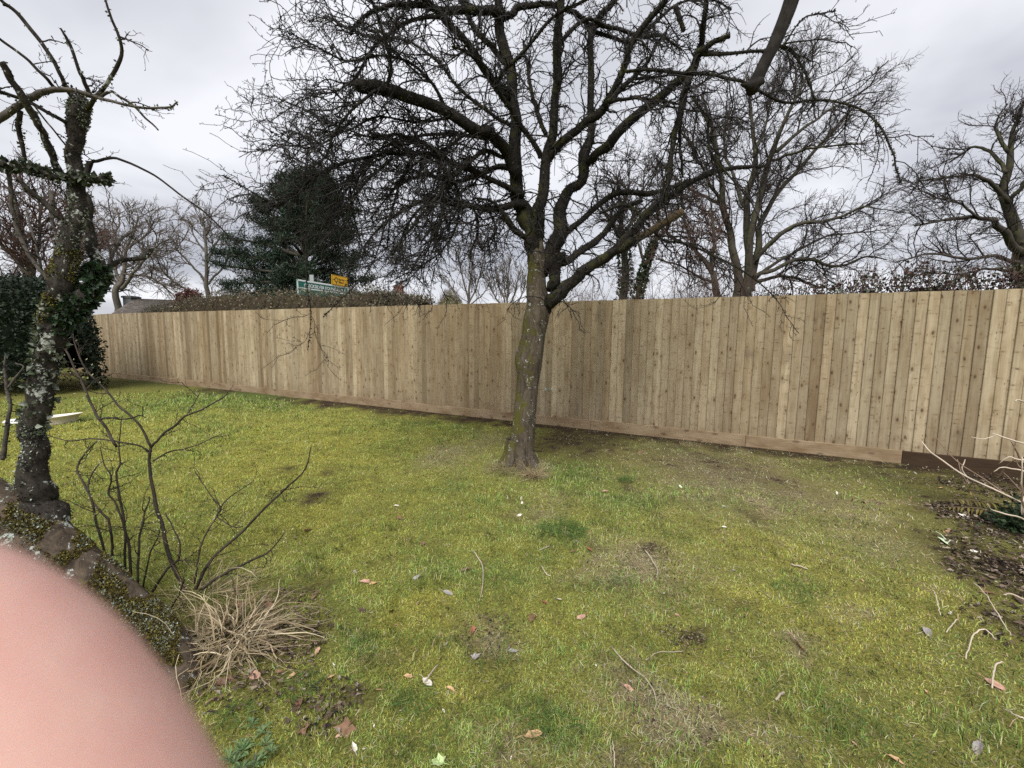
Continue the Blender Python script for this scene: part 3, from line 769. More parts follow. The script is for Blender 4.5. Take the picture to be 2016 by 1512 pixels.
for q_ in ([(880, 398, 5), (862, 450, 4), (838, 500, 3), (826, 555, 2)], [(930, 405, 5), (942, 450, 4), (926, 500, 2.4)], [(700, 315, 5), (690, 380, 4), (702, 450, 3), (722, 505, 2)],
           [(820, 302, 5), (792, 350, 4.4), (770, 420, 3.4), (762, 490, 2)], [(960, 412, 5), (976, 450, 4), (960, 495, 2)], [(760, 304, 5), (725, 330, 4), (660, 400, 3), (640, 450, 2)], [(850, 300, 6), (880, 350, 5), (870, 420, 4), (850, 470, 2.4)],
           [(700, 230, 5), (640, 280, 4), (590, 290, 3), (520, 250, 1.8)], [(930, 250, 7), (880, 290, 6), (820, 320, 5), (760, 390, 3)], [(900, 230, 6), (820, 240, 5), (740, 230, 4), (680, 260, 3), (600, 250, 2)]):
    limb(q_, (rng.uniform(-.7, .3), rng.uniform(-1.0, .3)), 20, dens=1.7)
# side branches, twigs, spurs: three rounds of forking
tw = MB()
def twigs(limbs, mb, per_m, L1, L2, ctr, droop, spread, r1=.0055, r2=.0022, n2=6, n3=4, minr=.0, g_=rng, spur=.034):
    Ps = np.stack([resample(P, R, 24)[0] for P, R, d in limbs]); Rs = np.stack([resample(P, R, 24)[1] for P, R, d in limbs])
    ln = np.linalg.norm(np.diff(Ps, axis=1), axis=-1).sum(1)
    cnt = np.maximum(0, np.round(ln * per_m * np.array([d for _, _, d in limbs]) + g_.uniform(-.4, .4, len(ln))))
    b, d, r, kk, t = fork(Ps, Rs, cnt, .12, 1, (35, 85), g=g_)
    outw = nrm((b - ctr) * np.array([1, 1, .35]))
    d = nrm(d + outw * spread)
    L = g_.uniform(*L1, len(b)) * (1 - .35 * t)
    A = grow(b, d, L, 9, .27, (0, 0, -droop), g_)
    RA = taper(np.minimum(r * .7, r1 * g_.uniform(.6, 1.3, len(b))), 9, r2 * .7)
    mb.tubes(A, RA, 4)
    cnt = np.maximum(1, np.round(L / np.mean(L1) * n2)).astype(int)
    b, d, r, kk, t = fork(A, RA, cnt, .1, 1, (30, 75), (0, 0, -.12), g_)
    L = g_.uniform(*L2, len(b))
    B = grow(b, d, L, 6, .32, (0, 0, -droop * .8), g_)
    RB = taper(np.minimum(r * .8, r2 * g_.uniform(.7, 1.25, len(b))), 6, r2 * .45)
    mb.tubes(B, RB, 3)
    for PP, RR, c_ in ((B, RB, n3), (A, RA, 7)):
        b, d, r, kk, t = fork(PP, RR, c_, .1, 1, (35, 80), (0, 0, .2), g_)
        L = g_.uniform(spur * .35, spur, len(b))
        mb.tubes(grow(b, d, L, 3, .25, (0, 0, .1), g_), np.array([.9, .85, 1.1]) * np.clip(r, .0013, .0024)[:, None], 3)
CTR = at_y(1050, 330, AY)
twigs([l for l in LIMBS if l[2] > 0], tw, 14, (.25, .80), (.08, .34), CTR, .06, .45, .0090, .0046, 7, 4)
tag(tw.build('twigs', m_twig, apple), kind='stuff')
# cushions of dark moss and lichen on the limbs
lc = MB()
def flakes(limbs, mb, per_m, size, cols, t0=0, tmax=1, lift=.7, g_=rng, minr=.006, rad=1.0, patch=None):
    for P, R, d in limbs:
        if R.max() < minr: continue
        ln = np.linalg.norm(np.diff(P, axis=0), axis=-1).sum()
        n = int(ln * per_m * min(1.0, R.mean() / .02) + .5)
        if n < 1: continue
        b, dd, r, kk, t = fork(P[None], R[None], n, t0, tmax, (80, 90), g=g_)
        b = b + dd * r[:, None] * rad
        if patch is not None:
            ok = fbm(b[:, 0] * 9 + b[:, 1] * 7, b[:, 2] * 9 + b[:, 1] * 4, 1.0, 3) > patch
            b, dd, r = b[ok], dd[ok], r[ok]; n = len(b)
            if n < 1: continue
        D = nrm(dd * lift + g_.normal(0, .6, dd.shape))
        s_ = g_.uniform(*size, n)
        cc = np.asarray(cols)[g_.integers(0, len(cols), n)] * g_.uniform(.6, 1.3, (n, 1))
        leaf_cards(mb, b, D, nrm(g_.normal(0, 1, D.shape)), s_, s_ * .45, cc, .4)
flakes(LIMBS, lc, 420, (.006, .020), [(.020, .019, .014), (.030, .030, .018), (.06, .064, .05), (.014, .012, .010)])
m_flake = attr_mat('lichen_moss_flakes', .95, .05)
tag(lc.build('lichen', m_flake, apple, smooth=False), kind='stuff')

# ================================================================ the old leaning apple tree at the left
m_lean = bark_mat('leaning_trunk_bark', (.030, .022, .016), (.120, .092, .066), 22, (.40, .42, .38), .72, (.085, .080, .018), .95, .5, 1.2)
m_stem = bark_mat('lichen_stem_bark', (.012, .010, .009), (.058, .050, .042), 34, (.42, .44, .40), .62, (.06, .06, .018), .3, .5, 1.2)
m_grey = bark_mat('grey_twig_bark', (.040, .035, .031), (.135, .118, .104), 40, None, 0, None, 0, .4, .6)
LY = 1.86
base = on_ground(345, 1330)
lean = thing('leaning_tree', 'old leaning apple tree with mossy trunk and upright lichen-covered stem', 'tree', base)
def pt(px, py, Y): return at_y(px, py, Y)
tp = [(*on_ground(372, 1420, -.14), .12), (*on_ground(335, 1345, -.03), .125), (*pt(292, 1270, 1.74), .120), (*pt(215, 1190, 1.78), .115), (*pt(115, 1105, 1.82), .120), (*pt(20, 1035, 1.86), .125), (*pt(-90, 960, 1.95), .125), (*pt(-260, 850, 2.1), .12), (*pt(-430, 720, 2.3), .10), (*pt(-560, 520, 2.5), .07), (*pt(-620, 260, 2.6), .04)]
s_ = spline(tp, 64)
tb = MB(); stem(tb, s_[:, :3], s_[:, 3], 24, .16, 21)
tb.build('trunk', m_lean, lean)
TR = (s_[:, :3], s_[:, 3], 1.0)
LL = []
def ll(pts, dy=(0, 0), n=24, m=m_stem, amt=.2, dens=1.0, S=9, name='limb', wob=.3):
    limb(pts, dy, n, lean, LY, m, amt, S, name, LL, dens, wob)
ll([(112, 1085, 40), (98, 1030, 58), (82, 985, 56), (74, 950, 47), (68, 900, 40), (65, 850, 35), (72, 800, 36), (86, 740, 37), (98, 690, 38), (107, 640, 40), (118, 590, 40), (130, 540, 38), (140, 480, 30), (146, 420, 27), (148, 360, 24), (147, 310, 24), (150, 265, 27), (158, 228, 32), (165, 206, 30), (170, 196, 14)], (.02, .12), 60, dens=.35, S=16, amt=.22, name='stem')
STEM = LL[0]
ll([(-40, 318, 12), (0, 324, 13), (54, 327, 14), (71, 339, 13), (119, 347, 11), (167, 351, 12), (205, 354, 14), (219, 354, 10)], (0, .1), dens=.6, amt=.35)
ll([(-30, 262, 14), (0, 235, 13), (30, 211, 12), (60, 193, 12), (77, 182, 12), (107, 176, 10), (143, 179, 8), (179, 188, 7), (208, 196, 6), (253, 208, 5), (298, 213, 4.5), (336, 211, 4), (347, 201, 3)], (0, 0), 40, m=m_grey, amt=.12, dens=.55)
ll([(-40, -60, 5), (0, -2, 6), (36, 30, 7), (86, 89, 7), (119, 149, 7), (131, 173, 8), (150, 200, 8)], (-.1, .1), 30, amt=.08, dens=.5)
ll([(-20, 60, 4), (0, 77, 5), (45, 110, 5), (89, 152, 6), (107, 173, 6)], (-.1, .05), 24, amt=.08, dens=.7)
ll([(119, 55, 3), (137, 86, 5), (155, 134, 6), (167, 161, 7), (176, 190, 8)], (0, .1), 20, amt=.15, dens=.9)
ll([(205, -10, 3.5), (220, 36, 4.5), (235, 74, 5.5), (240, 104, 6), (226, 140, 7), (208, 170, 7), (190, 190, 8), (172, 212, 8)], (0, .1), 28, amt=.08, dens=.9)
ll([(192, 192, 6), (217, 180, 5), (235, 190, 5), (262, 208, 4.5), (286, 232, 4), (312, 256, 3)], (.05, .1), 22, amt=.06, dens=.9)
ll([(2, 122, 10), (24, 161, 11), (50, 202, 12), (71, 235, 12), (86, 268, 12), (101, 304, 11), (116, 344, 12)], (-.1, .08), 28, amt=.35, dens=.4)
ll([(-20, 172, 6), (0, 181, 7), (60, 202, 7), (113, 232, 7), (149, 250, 8)], (-.1, .1), 20, amt=.12, dens=.5)
ll([(62, 202, 3), (98, 247, 3), (134, 292, 3)], (0, .1), 12, dens=.6, amt=.1)
ll([(172, 345, 7), (180, 327, 7), (190, 317, 6.5), (220, 311, 5.5), (253, 320, 5), (298, 342, 4.5), (333, 366, 4), (363, 390, 4), (402, 417, 3.6), (446, 460, 3), (476, 490, 2.2)], (.1, 0), 40, m=m_limb, amt=.05, dens=.25)
ll([(170, 345, 8), (172, 325, 9), (174, 316, 7)], (.1, .1), 8, dens=0)
ll([(41, 218, 8), (36, 253, 8), (45, 283, 7), (49, 318, 7)], (0, .05), 14, dens=.4)
ll([(33, 352, 8), (74, 387, 9), (119, 431, 9), (142, 460, 11)], (0, .1), 20, amt=.3, dens=.5)
ll([(17, 340, 7), (24, 407, 7), (36, 456, 7), (60, 504, 7), (92, 547, 8), (115, 575, 9)], (.05, .1), 24, m=m_grey, amt=.1, dens=.8)
ll([(83, 535, 5), (72, 490, 4), (62, 450, 4), (50, 410, 3)], (.1, .2), 16, m=m_grey, amt=.1, dens=1)
ll([(130, 510, 8), (115, 478, 7), (105, 440, 6), (104, 405, 7), (102, 378, 9)], (.1, .2), 16, m=m_grey, amt=.2, dens=.8)
# thick ivy-clad limb leaving the stem to the right
ll([(104, 650, 36), (118, 632, 36), (150, 612, 34), (170, 585, 33), (184, 556, 31), (190, 525, 24), (183, 485, 18), (176, 445, 15), (176, 405, 11), (170, 380, 6)], (.05, .25), 36, amt=.2, dens=.4)
IVYL = LL[-1]
ll([(186, 550, 14), (200, 538, 12), (218, 528, 11), (245, 512, 9), (283, 508, 8), (300, 490, 4)], (.2, .35), 20, amt=.25, dens=.6)
ll([(212, 530, 8), (222, 500, 6), (240, 470, 5), (262, 455, 3)], (.25, .4), 16, m=m_grey, dens=1)
ll([(186, 540, 8), (165, 525, 9), (150, 560, 7)], (.2, .2), 10, dens=0)
# sapling shoots on the trunk
ll([(2, 905, 10), (9, 885, 8), (14, 840, 7), (19, 800, 6), (12, 760, 6), (9, 725, 5), (12, 700, 3)], (0, .02), 22, m=m_grey, amt=.1, dens=.5)
ll([(14, 765, 4), (30, 745, 4), (46, 722, 3), (30, 715, 2)], (0, .02), 12, m=m_grey, dens=.5)
twl = MB()
twigs([l for l in LL if l[2] > 0], twl, 7.0, (.05, .22), (.03, .10), at_y(120, 400, LY), .02, .25, .0030, .0014, 3, 2, spur=.016)
tag(twl.build('twigs', m_twig, lean), kind='stuff')
# pruned spur stubs on the bare rods
# lichen and moss
lf = MB()
PALE = [(.27, .30, .26), (.36, .39, .34), (.20, .23, .18), (.15, .17, .12)]
flakes([STEM], lf, 2600, (.004, .011), PALE, .10, 1, .55, patch=.50)
flakes([STEM], lf, 1100, (.004, .012), [(.018, .015, .012), (.032, .026, .021), (.055, .045, .036)], .05, 1, .3)
flakes(LL[1:], lf, 420, (.004, .014), [(.16, .18, .14), (.10, .12, .08), (.06, .06, .035), (.03, .03, .02)], minr=.008)
flakes([LL[1]], lf, 1500, (.008, .028), [(.10, .12, .09), (.06, .075, .05), (.035, .04, .025)], .0, 1, .8, minr=.001)
flakes([TR], lf, 6500, (.004, .011), PALE, .05, .75, .5, patch=.56)
tag(lf.build('lichen', m_flake, lean, smooth=False), kind='stuff')
ms = MB()
flakes([TR], ms, 26000, (.004, .011), [(.15, .13, .035), (.105, .092, .025), (.20, .175, .05), (.075, .055, .025), (.05, .036, .022)], .02, .5, 1.1, rad=.98, patch=.44)
flakes([STEM], ms, 2000, (.004, .010), [(.19, .17, .04), (.13, .12, .03), (.08, .07, .03)], .42, .62, 1.0, patch=.4)
tag(ms.build('moss', m_flake, lean, smooth=False), kind='stuff')
iv = MB()
flakes([IVYL], iv, 1500, (.014, .034), [(.012, .030, .012), (.020, .045, .018), (.035, .060, .03)], .02, .55, .9)
flakes([STEM], iv, 150, (.012, .030), [(.06, .08, .045), (.12, .15, .09), (.03, .045, .02), (.20, .22, .18)], .26, .52, 1.0, rad=1.05)
m_ivy = attr_mat('ivy_leaves', .4, .5, .08)
tag(iv.build('ivy', m_ivy, lean, smooth=False), kind='stuff')

# ================================================================ thin bare shrub beside the leaning trunk
m_shrub, t_, b_ = mat('shrub_bark', rough=.75, spec=.25)
k = NT(t_)
k.link(k.ramp(k.noise(k.n('ShaderNodeTexCoord').outputs['Object'], 18, 4), [(.3, (.018, .014, .011)), (.75, (.070, .054, .040))]), b_.inputs['Base Color'])
m_bud, _, _ = mat('pale_buds', (.42, .43, .26), .7)
SY = 2.30
shrub = thing('bare_shrub', 'thin leafless shrub with dark stems and pale buds rising from dry grass', 'shrub', on_ground(372, 1160))
SL = []
for pts, dy, d in [
 ([(366, 1165, 9), (350, 1130, 8.5), (336, 1101, 8), (321, 1048, 7.5), (310, 1003, 7), (301, 958, 6.5), (295, 923, 6), (298, 881, 5.5)], (-.05, .1), .35),
 ([(298, 881, 5), (283, 851, 4.5), (262, 824, 4), (232, 798, 4), (199, 758, 3.6), (167, 724, 3.2), (149, 683, 2.6), (143, 655, 2)], (.1, .2), .5),
 ([(298, 880, 4.5), (320, 856, 4), (342, 839, 4), (369, 818, 3.6), (399, 806, 3), (437, 783, 2.4), (450, 776, 1.6)], (.1, .3), .5),
 ([(369, 818, 3), (380, 797, 2.4), (392, 775, 1.6)], (.2, .3), .6),
 ([(296, 890, 4), (268, 875, 3.4), (226, 869, 3), (179, 864, 2.6), (134, 867, 2.2), (83, 854, 1.6)], (.1, 0), .6),
 ([(230, 880, 5.5), (212, 850, 5), (193, 821, 5), (179, 795, 5), (164, 756, 4.5), (149, 730, 4), (131, 692, 3.5), (119, 668, 2.6)], (.05, .15), .4),
 ([(196, 826, 4), (214, 822, 3.4), (240, 826, 3), (262, 822, 3), (275, 818, 2.4), (287, 822, 1.8)], (.05, .0), .6),
 ([(301, 908, 3.2), (333, 890, 2.8), (384, 878, 2.2), (429, 857, 1.4)], (.1, .3), .6),
 ([(205, 1085, 5), (190, 1033, 4.6), (179, 979, 4.4), (160, 944, 4), (153, 920, 3.8), (167, 893, 3.2), (190, 869, 2.2)], (-.05, .1), .7),
 ([(222, 1095, 5), (217, 1036, 4.6), (200, 1008, 4.2), (183, 990, 3.6)], (-.05, .0), .7),
 ([(175, 968, 3.6), (176, 945, 3.2), (190, 920, 2.6), (205, 905, 1.6)], (0, .1), .6),
 ([(258, 1135, 6), (253, 1065, 5.4), (241, 1012, 5), (229, 935, 4), (236, 911, 3.4), (235, 869, 2.4), (240, 820, 1.6)], (-.05, .15), .7),
 ([(247, 1125, 5), (244, 1048, 4.6), (232, 1000, 4), (214, 970, 3.6), (220, 938, 3.2), (205, 915, 2.4), (198, 880, 1.6)], (-.05, .0), .7),
 ([(271, 1150, 5), (274, 1062, 4.4), (283, 1020, 3.6), (295, 979, 2.6)], (-.05, .1), .7),
 ([(282, 1155, 3.6), (295, 1090, 3), (310, 1060, 2.2), (318, 1030, 1.4)], (-.05, -.1), .8),
 ([(385, 1160, 6.5), (400, 1125, 6), (426, 1092, 5.4), (476, 1048, 5), (521, 1000, 4.4), (565, 961, 3.8), (600, 926, 3), (612, 880, 2)], (-.1, -.2), .4),
 ([(395, 1160, 6), (430, 1136, 5.4), (461, 1119, 5), (506, 1098, 4.2), (536, 1080, 3), (560, 1050, 2)], (-.15, -.35), .5),
 ([(382, 1150, 4), (396, 1074, 3.4), (412, 1040, 3), (426, 1018, 2.8), (446, 985, 2.2), (500, 946, 1.4)], (-.05, .2), .8),
 ([(432, 1008, 2.6), (434, 1000, 2.4), (410, 968, 2), (388, 935, 1.6), (381, 922, 1)], (.1, .2), .8),
 ([(426, 1018, 2.6), (460, 1037, 2.2), (480, 1036, 1.6)], (.0, -.1), .5),
 ([(300, 1165, 5), (330, 1120, 4.4), (352, 1100, 4), (355, 1070, 3.4), (340, 1040, 3), (325, 1010, 2.4)], (-.1, -.1), .6),
 ([(335, 1200, 3.4), (352, 1170, 3), (364, 1140, 2.4)], (-.2, -.2), .5)]:
    P, R = trace(pts, SY, dy, 24, .5)
    b = MB(); stem(b, P, R, 6); b.build('stem', m_shrub, shrub)
    SL.append((P, R, d))
ts = MB(); n_before = len(ts.v)
twigs(SL, ts, 17, (.06, .34), (.03, .12), at_y(300, 1000, SY), -.03, .15, .0024, .0012, 3, 1, spur=.010)
tag(ts.build('twigs', m_shrub, shrub), kind='stuff')
bd = MB()
for P, R, d in SL:
    b_, d_, r_, _, _ = fork(P[None], R[None], 9, .45, 1, (30, 70))
    tip = b_ + d_ * rng.uniform(.005, .05, (len(b_), 1))
    bd.tubes(np.stack([tip, tip + d_ * .004, tip + d_ * .008, tip + d_ * .011], 1), np.tile([.0008, .0026, .0022, .0004], (len(b_), 1)), 5)
tag(bd.build('buds', m_bud, shrub), kind='stuff')

# ================================================================ dry grass, rosettes and tufts
m_dry = attr_mat('dry_grass_blades', .8, .2, .2)
def tuft(name, label, cat, c, n, L, w, cols, lean_=(.3, 1.3), rad=.10, droop=.09, group=None, dirb=(0, 0, 0), mt=None, seed=0):
    g_ = np.random.default_rng(seed + 100)
    c = np.array([c[0], c[1], gz(c[0], c[1])])
    a = g_.uniform(0, 2 * np.pi, n); rr = rad * np.sqrt(g_.random(n))
    base = c + np.stack([np.cos(a) * rr, np.sin(a) * rr, np.full(n, -.004)], -1)
    ln = g_.uniform(*lean_, n); az = a + g_.normal(0, .6, n)
    d = np.stack([np.cos(az) * np.sin(ln), np.sin(az) * np.sin(ln), np.cos(ln)], -1) + np.asarray(dirb)
    LL_ = g_.uniform(L * .35, L, n)
    P = grow(base, d, LL_, 9, .20, (0, 0, -droop), g_)
    P[:, :, 2] = np.maximum(P[:, :, 2], c[2] + g_.uniform(.002, .05, (n, 1)))
    t = np.linspace(0, 1, 9)
    wd = w * g_.uniform(.5, 1.4, n)[:, None] * np.clip(1.15 - t, .12, 1)[None] * .5
    T = nrm(np.gradient(P, axis=1)); s = np.cross(T, nrm(g_.normal(0, 1, (n, 1, 3)))); s = nrm(s) * wd[..., None]
    V = np.stack([P - s, P + s], 2)
    i = np.arange(n * 9 * 2).reshape(n, 9, 2)
    Q = np.stack([i[:, :-1, 0], i[:, :-1, 1], i[:, 1:, 1], i[:, 1:, 0]], -1).reshape(-1, 4)
    C = np.asarray(cols)[g_.integers(0, len(cols), n)] * g_.uniform(.65, 1.25, (n, 1))
    mb = MB(); mb.add(V.reshape(-1, 3), Q, None, np.repeat(C, 18, 0))
    o = mb.build(name, mt or m_dry, None, False, tuple(c))
    return tag(o, label, cat, group)
STRAWC = [(.42, .34, .20), (.50, .42, .27), (.33, .26, .15), (.24, .18, .10)]
c0 = on_ground(452, 1262)
tuft('dry_grass_clump', 'large clump of tangled straw-coloured dry grass at foot of the leaning trunk', 'grass clump', c0, 360, .50, .0052, [(.56, .48, .33), (.48, .40, .27), (.38, .30, .19), (.27, .20, .12)], (.3, 1.5), .16, .22, seed=1)
tuft('dry_grass_clump', 'straggly dry grass stalks beside the bare shrub base', 'grass clump', on_ground(405, 1185), 170, .50, .0032, STRAWC, (.5, 1.5), .12, .12, dirb=(.35, 0, 0), seed=2)
tuft('dry_grass_clump', 'dead grass flopped over soil below the mossy trunk', 'grass clump', on_ground(400, 1330), 130, .26, .003, STRAWC + [(.15, .11, .06)], (.6, 1.45), .14, .12, seed=3)
tuft('dry_grass_clump', 'small fan of dead grass at right foot of the lone apple trunk', 'grass clump', on_ground(1048, 938), 260, .28, .0042, [(.34, .27, .16), (.27, .21, .12), (.40, .32, .20)], (.3, 1.35), .05, .10, dirb=(.25, -.2, 0), seed=4)
tuft('dry_grass_clump', 'short dry grass skirt around left foot of the lone apple trunk', 'grass clump', on_ground(990, 930), 300, .17, .004, [(.25, .21, .11), (.18, .17, .07), (.32, .26, .15)], (.2, 1.3), .14, .10, seed=5)
GREENC = [(.055, .115, .028), (.075, .14, .035), (.10, .16, .045)]
tuft('grass_tuft', 'thick dark green grass tuft amid the mossy lawn', 'grass tuft', on_ground(1108, 1048), 420, .12, .0034, GREENC, (.1, .9), .15, .05, seed=6)
tuft('grass_tuft', 'tiny dark green tuft on a bare soil patch near the fence', 'grass tuft', on_ground(1232, 950), 130, .09, .004, GREENC, (.1, .8), .06, .04, seed=7)
for i_, (px, py, n_, r_) in enumerate([(1135, 935, 180, .14), (1060, 1420, 130, .08), (815, 1385, 170, .08), (715, 1275, 150, .07), (590, 1360, 120, .06), (1095, 1440, 150, .08), (1560, 1165, 110, .10), (1225, 1150, 100, .07), (1640, 1400, 90, .09), (980, 1160, 160, .16), (470, 1420, 130, .06), (870, 965, 150, .16), (1330, 1060, 80, .1), (1750, 1470, 100, .09)]):
    tuft('grass_tuft', 'fresh green grass tuft growing through the moss', 'grass tuft', on_ground(px, py), n_, .075, .0026, GREENC + [(.14, .18, .05)], (.2, 1.2), r_, .07, 'fresh green tufts in the lawn', seed=20 + i_)
# feathery grey-green rosette weed
def rosette(c, label):
    root = thing('rosette_plant', label, 'plant', (c[0], c[1], gz(c[0], c[1])))
    g_ = np.random.default_rng(5)
    mb = MB()
    for k_ in range(12):
        cc = np.array(root.location) + np.array([g_.normal(0, .045), g_.normal(0, .045), .01])
        n = 11
        az = np.arange(n) / n * 6.28 + g_.uniform(0, 1); el = g_.uniform(.15, 1.1, n)
        D = np.stack([np.cos(az) * np.cos(el), np.sin(az) * np.cos(el), np.sin(el)], -1)
        leaf_cards(mb, np.tile(cc, (n, 1)), D, np.tile([0, 0, 1.0], (n, 1)), g_.uniform(.02, .042, n), .0045, vary((.095, .150, .058), n, .25), .25, .65)
    mb.build('leaves', attr_mat('rosette_leaf', .6, .3, .1), root, False)
rosette(on_ground(505, 1478), 'grey-green rosette weed with many narrow leaves')

# ================================================================ the photographer's finger and hand by the lens
def camp(x, y, z):            # millimetres right, up, forward of the lens
    return CAM + (RGT * x + UPV * y + FWD * z) * .001
def skin_chain(chains):
    verts, edges, rad = [], [], []
    def v_(p, r):
        for i, q in enumerate(verts):
            if np.linalg.norm(np.array(q) - p) < 1e-5: return i
        verts.append(tuple(p)); rad.append(r); return len(verts) - 1
    for ch in chains:
        ids = [v_(camp(*c[:3]), c[3] * .001) for c in ch]
        edges += [(a, b) for a, b in zip(ids[:-1], ids[1:]) if (a, b) not in edges]
    return verts, edges, rad
wrist, palm, knk = (-124, -60, -36, 25), (-98, -44, -20, 22), (-74, -30, 2, 13)
hand_chains = [
 [(-215, -190, -120, 40), (-160, -100, -62, 30), wrist, palm, knk, (-58, -17, 16, 10.5), (-46, -13.6, 23, 9.4), (-36.5, -16.4, 24.5, 9.2), (-30.4, -21.6, 24.5, 9.4), (-24.4, -28.8, 23.5, 9.2), (-18.4, -37, 22, 8.4), (-15.8, -42, 21.2, 5.0)],
 [palm, (-78, -52, 4, 12), (-62, -46, 22, 10), (-48, -50, 28, 9), (-40, -60, 26, 8.6), (-37, -69, 22, 7.4), (-36.5, -73, 20.5, 4.6)],
 [palm, (-84, -72, 2, 11.5), (-70, -68, 20, 9.5), (-57, -72, 25, 8.6), (-50, -81, 22, 8.2), (-48, -89, 18, 7.0), (-47.5, -93, 16.5, 4.4)],
 [palm, (-92, -90, -4, 10.5), (-80, -90, 12, 8.4), (-70, -95, 16, 7.6), (-66, -102, 13, 7.0), (-65, -108, 10, 6), (-65, -111, 9, 3.8)],
 [wrist, (-104, -22, -34, 15), (-84, -6, -42, 12), (-62, 4, -46, 10.5), (-46, 8, -46, 9.5), (-40, 9, -46, 6)],
]
vs, es, rd = skin_chain(hand_chains)
me = bpy.data.meshes.new('hand')
me.from_pydata(vs, es, [])
hand = bpy.data.objects.new('hand', me)
COL.objects.link(hand)
hand.modifiers.new('skin', 'SKIN')
for i, r_ in enumerate(rd): me.skin_vertices[0].data[i].radius = (r_, r_)
me.skin_vertices[0].data[2].use_root = True
md = hand.modifiers.new('sub', 'SUBSURF'); md.levels = md.render_levels = 3
dg = bpy.context.evaluated_depsgraph_get(); dg.update()
me2 = bpy.data.meshes.new_from_object(hand.evaluated_get(dg))
hand.modifiers.clear(); hand.data = me2
for p_ in me2.polygons: p_.use_smooth = True
m_skin, t_, b_ = mat('skin', (.66, .40, .32), .55, .35)
k = NT(t_)
co = k.n('ShaderNodeTexCoord').outputs['Object']
k.link(k.ramp(k.noise(co, 130, 4, .6), [(.3, (.53, .28, .235)), (.5, (.57, .335, .285)), (.7, (.58, .375, .31))]), b_.inputs['Base Color'])
b_.inputs['Subsurface Weight'].default_value = .35
b_.inputs['Subsurface Radius'].default_value = (.004, .0015, .0008)
b_.inputs['Subsurface Scale'].default_value = 1.0
k.link(k.bump(k.noise(co, 1400, 3), .15, .0003), b_.inputs['Normal'])
me2.materials.clear(); me2.materials.append(m_skin)
tag(hand, 'pink fingers of a hand held up close, one finger covering the view corner', 'hand')
m_nail, _, _ = mat('fingernail', (.70, .46, .40), .3, .5)
for (x, y, z), dirv in (((-17, -39, 28.4), (.25, -.9, .2)), ((-36.5, -70, 28.8), (.2, -.9, .2)), ((-47.6, -90, 24.4), (.1, -.9, .2))):
    nb = MB()
    a = np.linspace(-1, 1, 7); b2 = np.linspace(0, 1, 6)
    A, B = np.meshgrid(a, b2)
    wv = np.sqrt(np.clip(1 - (np.abs(B - .5) * 1.7) ** 4, 0, 1))
    Vn = np.stack([x + A * 4.4 * wv, y - (B - .5) * 9, z - 1.6 - (A ** 2) * 1.7], -1).reshape(-1, 3)
    Vn = np.array([camp(*q) for q in Vn])
    ii = np.arange(42).reshape(6, 7)
    nb.add(Vn, np.stack([ii[:-1, :-1], ii[:-1, 1:], ii[1:, 1:], ii[1:, :-1]], -1).reshape(-1, 4))
    nb.build('fingernail', m_nail, hand)

# ================================================================ sawn branch hanging close overhead
m_dark_bark = bark_mat('dark_bark', (.006, .005, .004), (.026, .022, .018), 60, None, 0, None, 0, .5, .6)  # plain dark bark for the overhanging branch
ob = thing('overhanging_branch', 'dark sawn-off branch end hanging down from above, out of focus', 'branch', at_y(1700, -900, .95))
P, R = trace([(1700, -900, 44), (1640, -420, 36), (1590, -120, 30), (1558, 0, 27), (1532, 70, 25), (1505, 125, 24), (1486, 165, 25), (1480, 176, 23)], .80, (.1, 0), 40)
b = MB(); stem(b, P, R, 14, .08, 9); b.build('limb', m_dark_bark, ob)
P, R = trace([(1500, 158, 16), (1482, 170, 14), (1466, 168, 8), (1458, 166, 4)], .80, (0, 0), 8)
b = MB(); stem(b, P, R, 8, .1, 2); b.build('stub', m_dark_bark, ob)

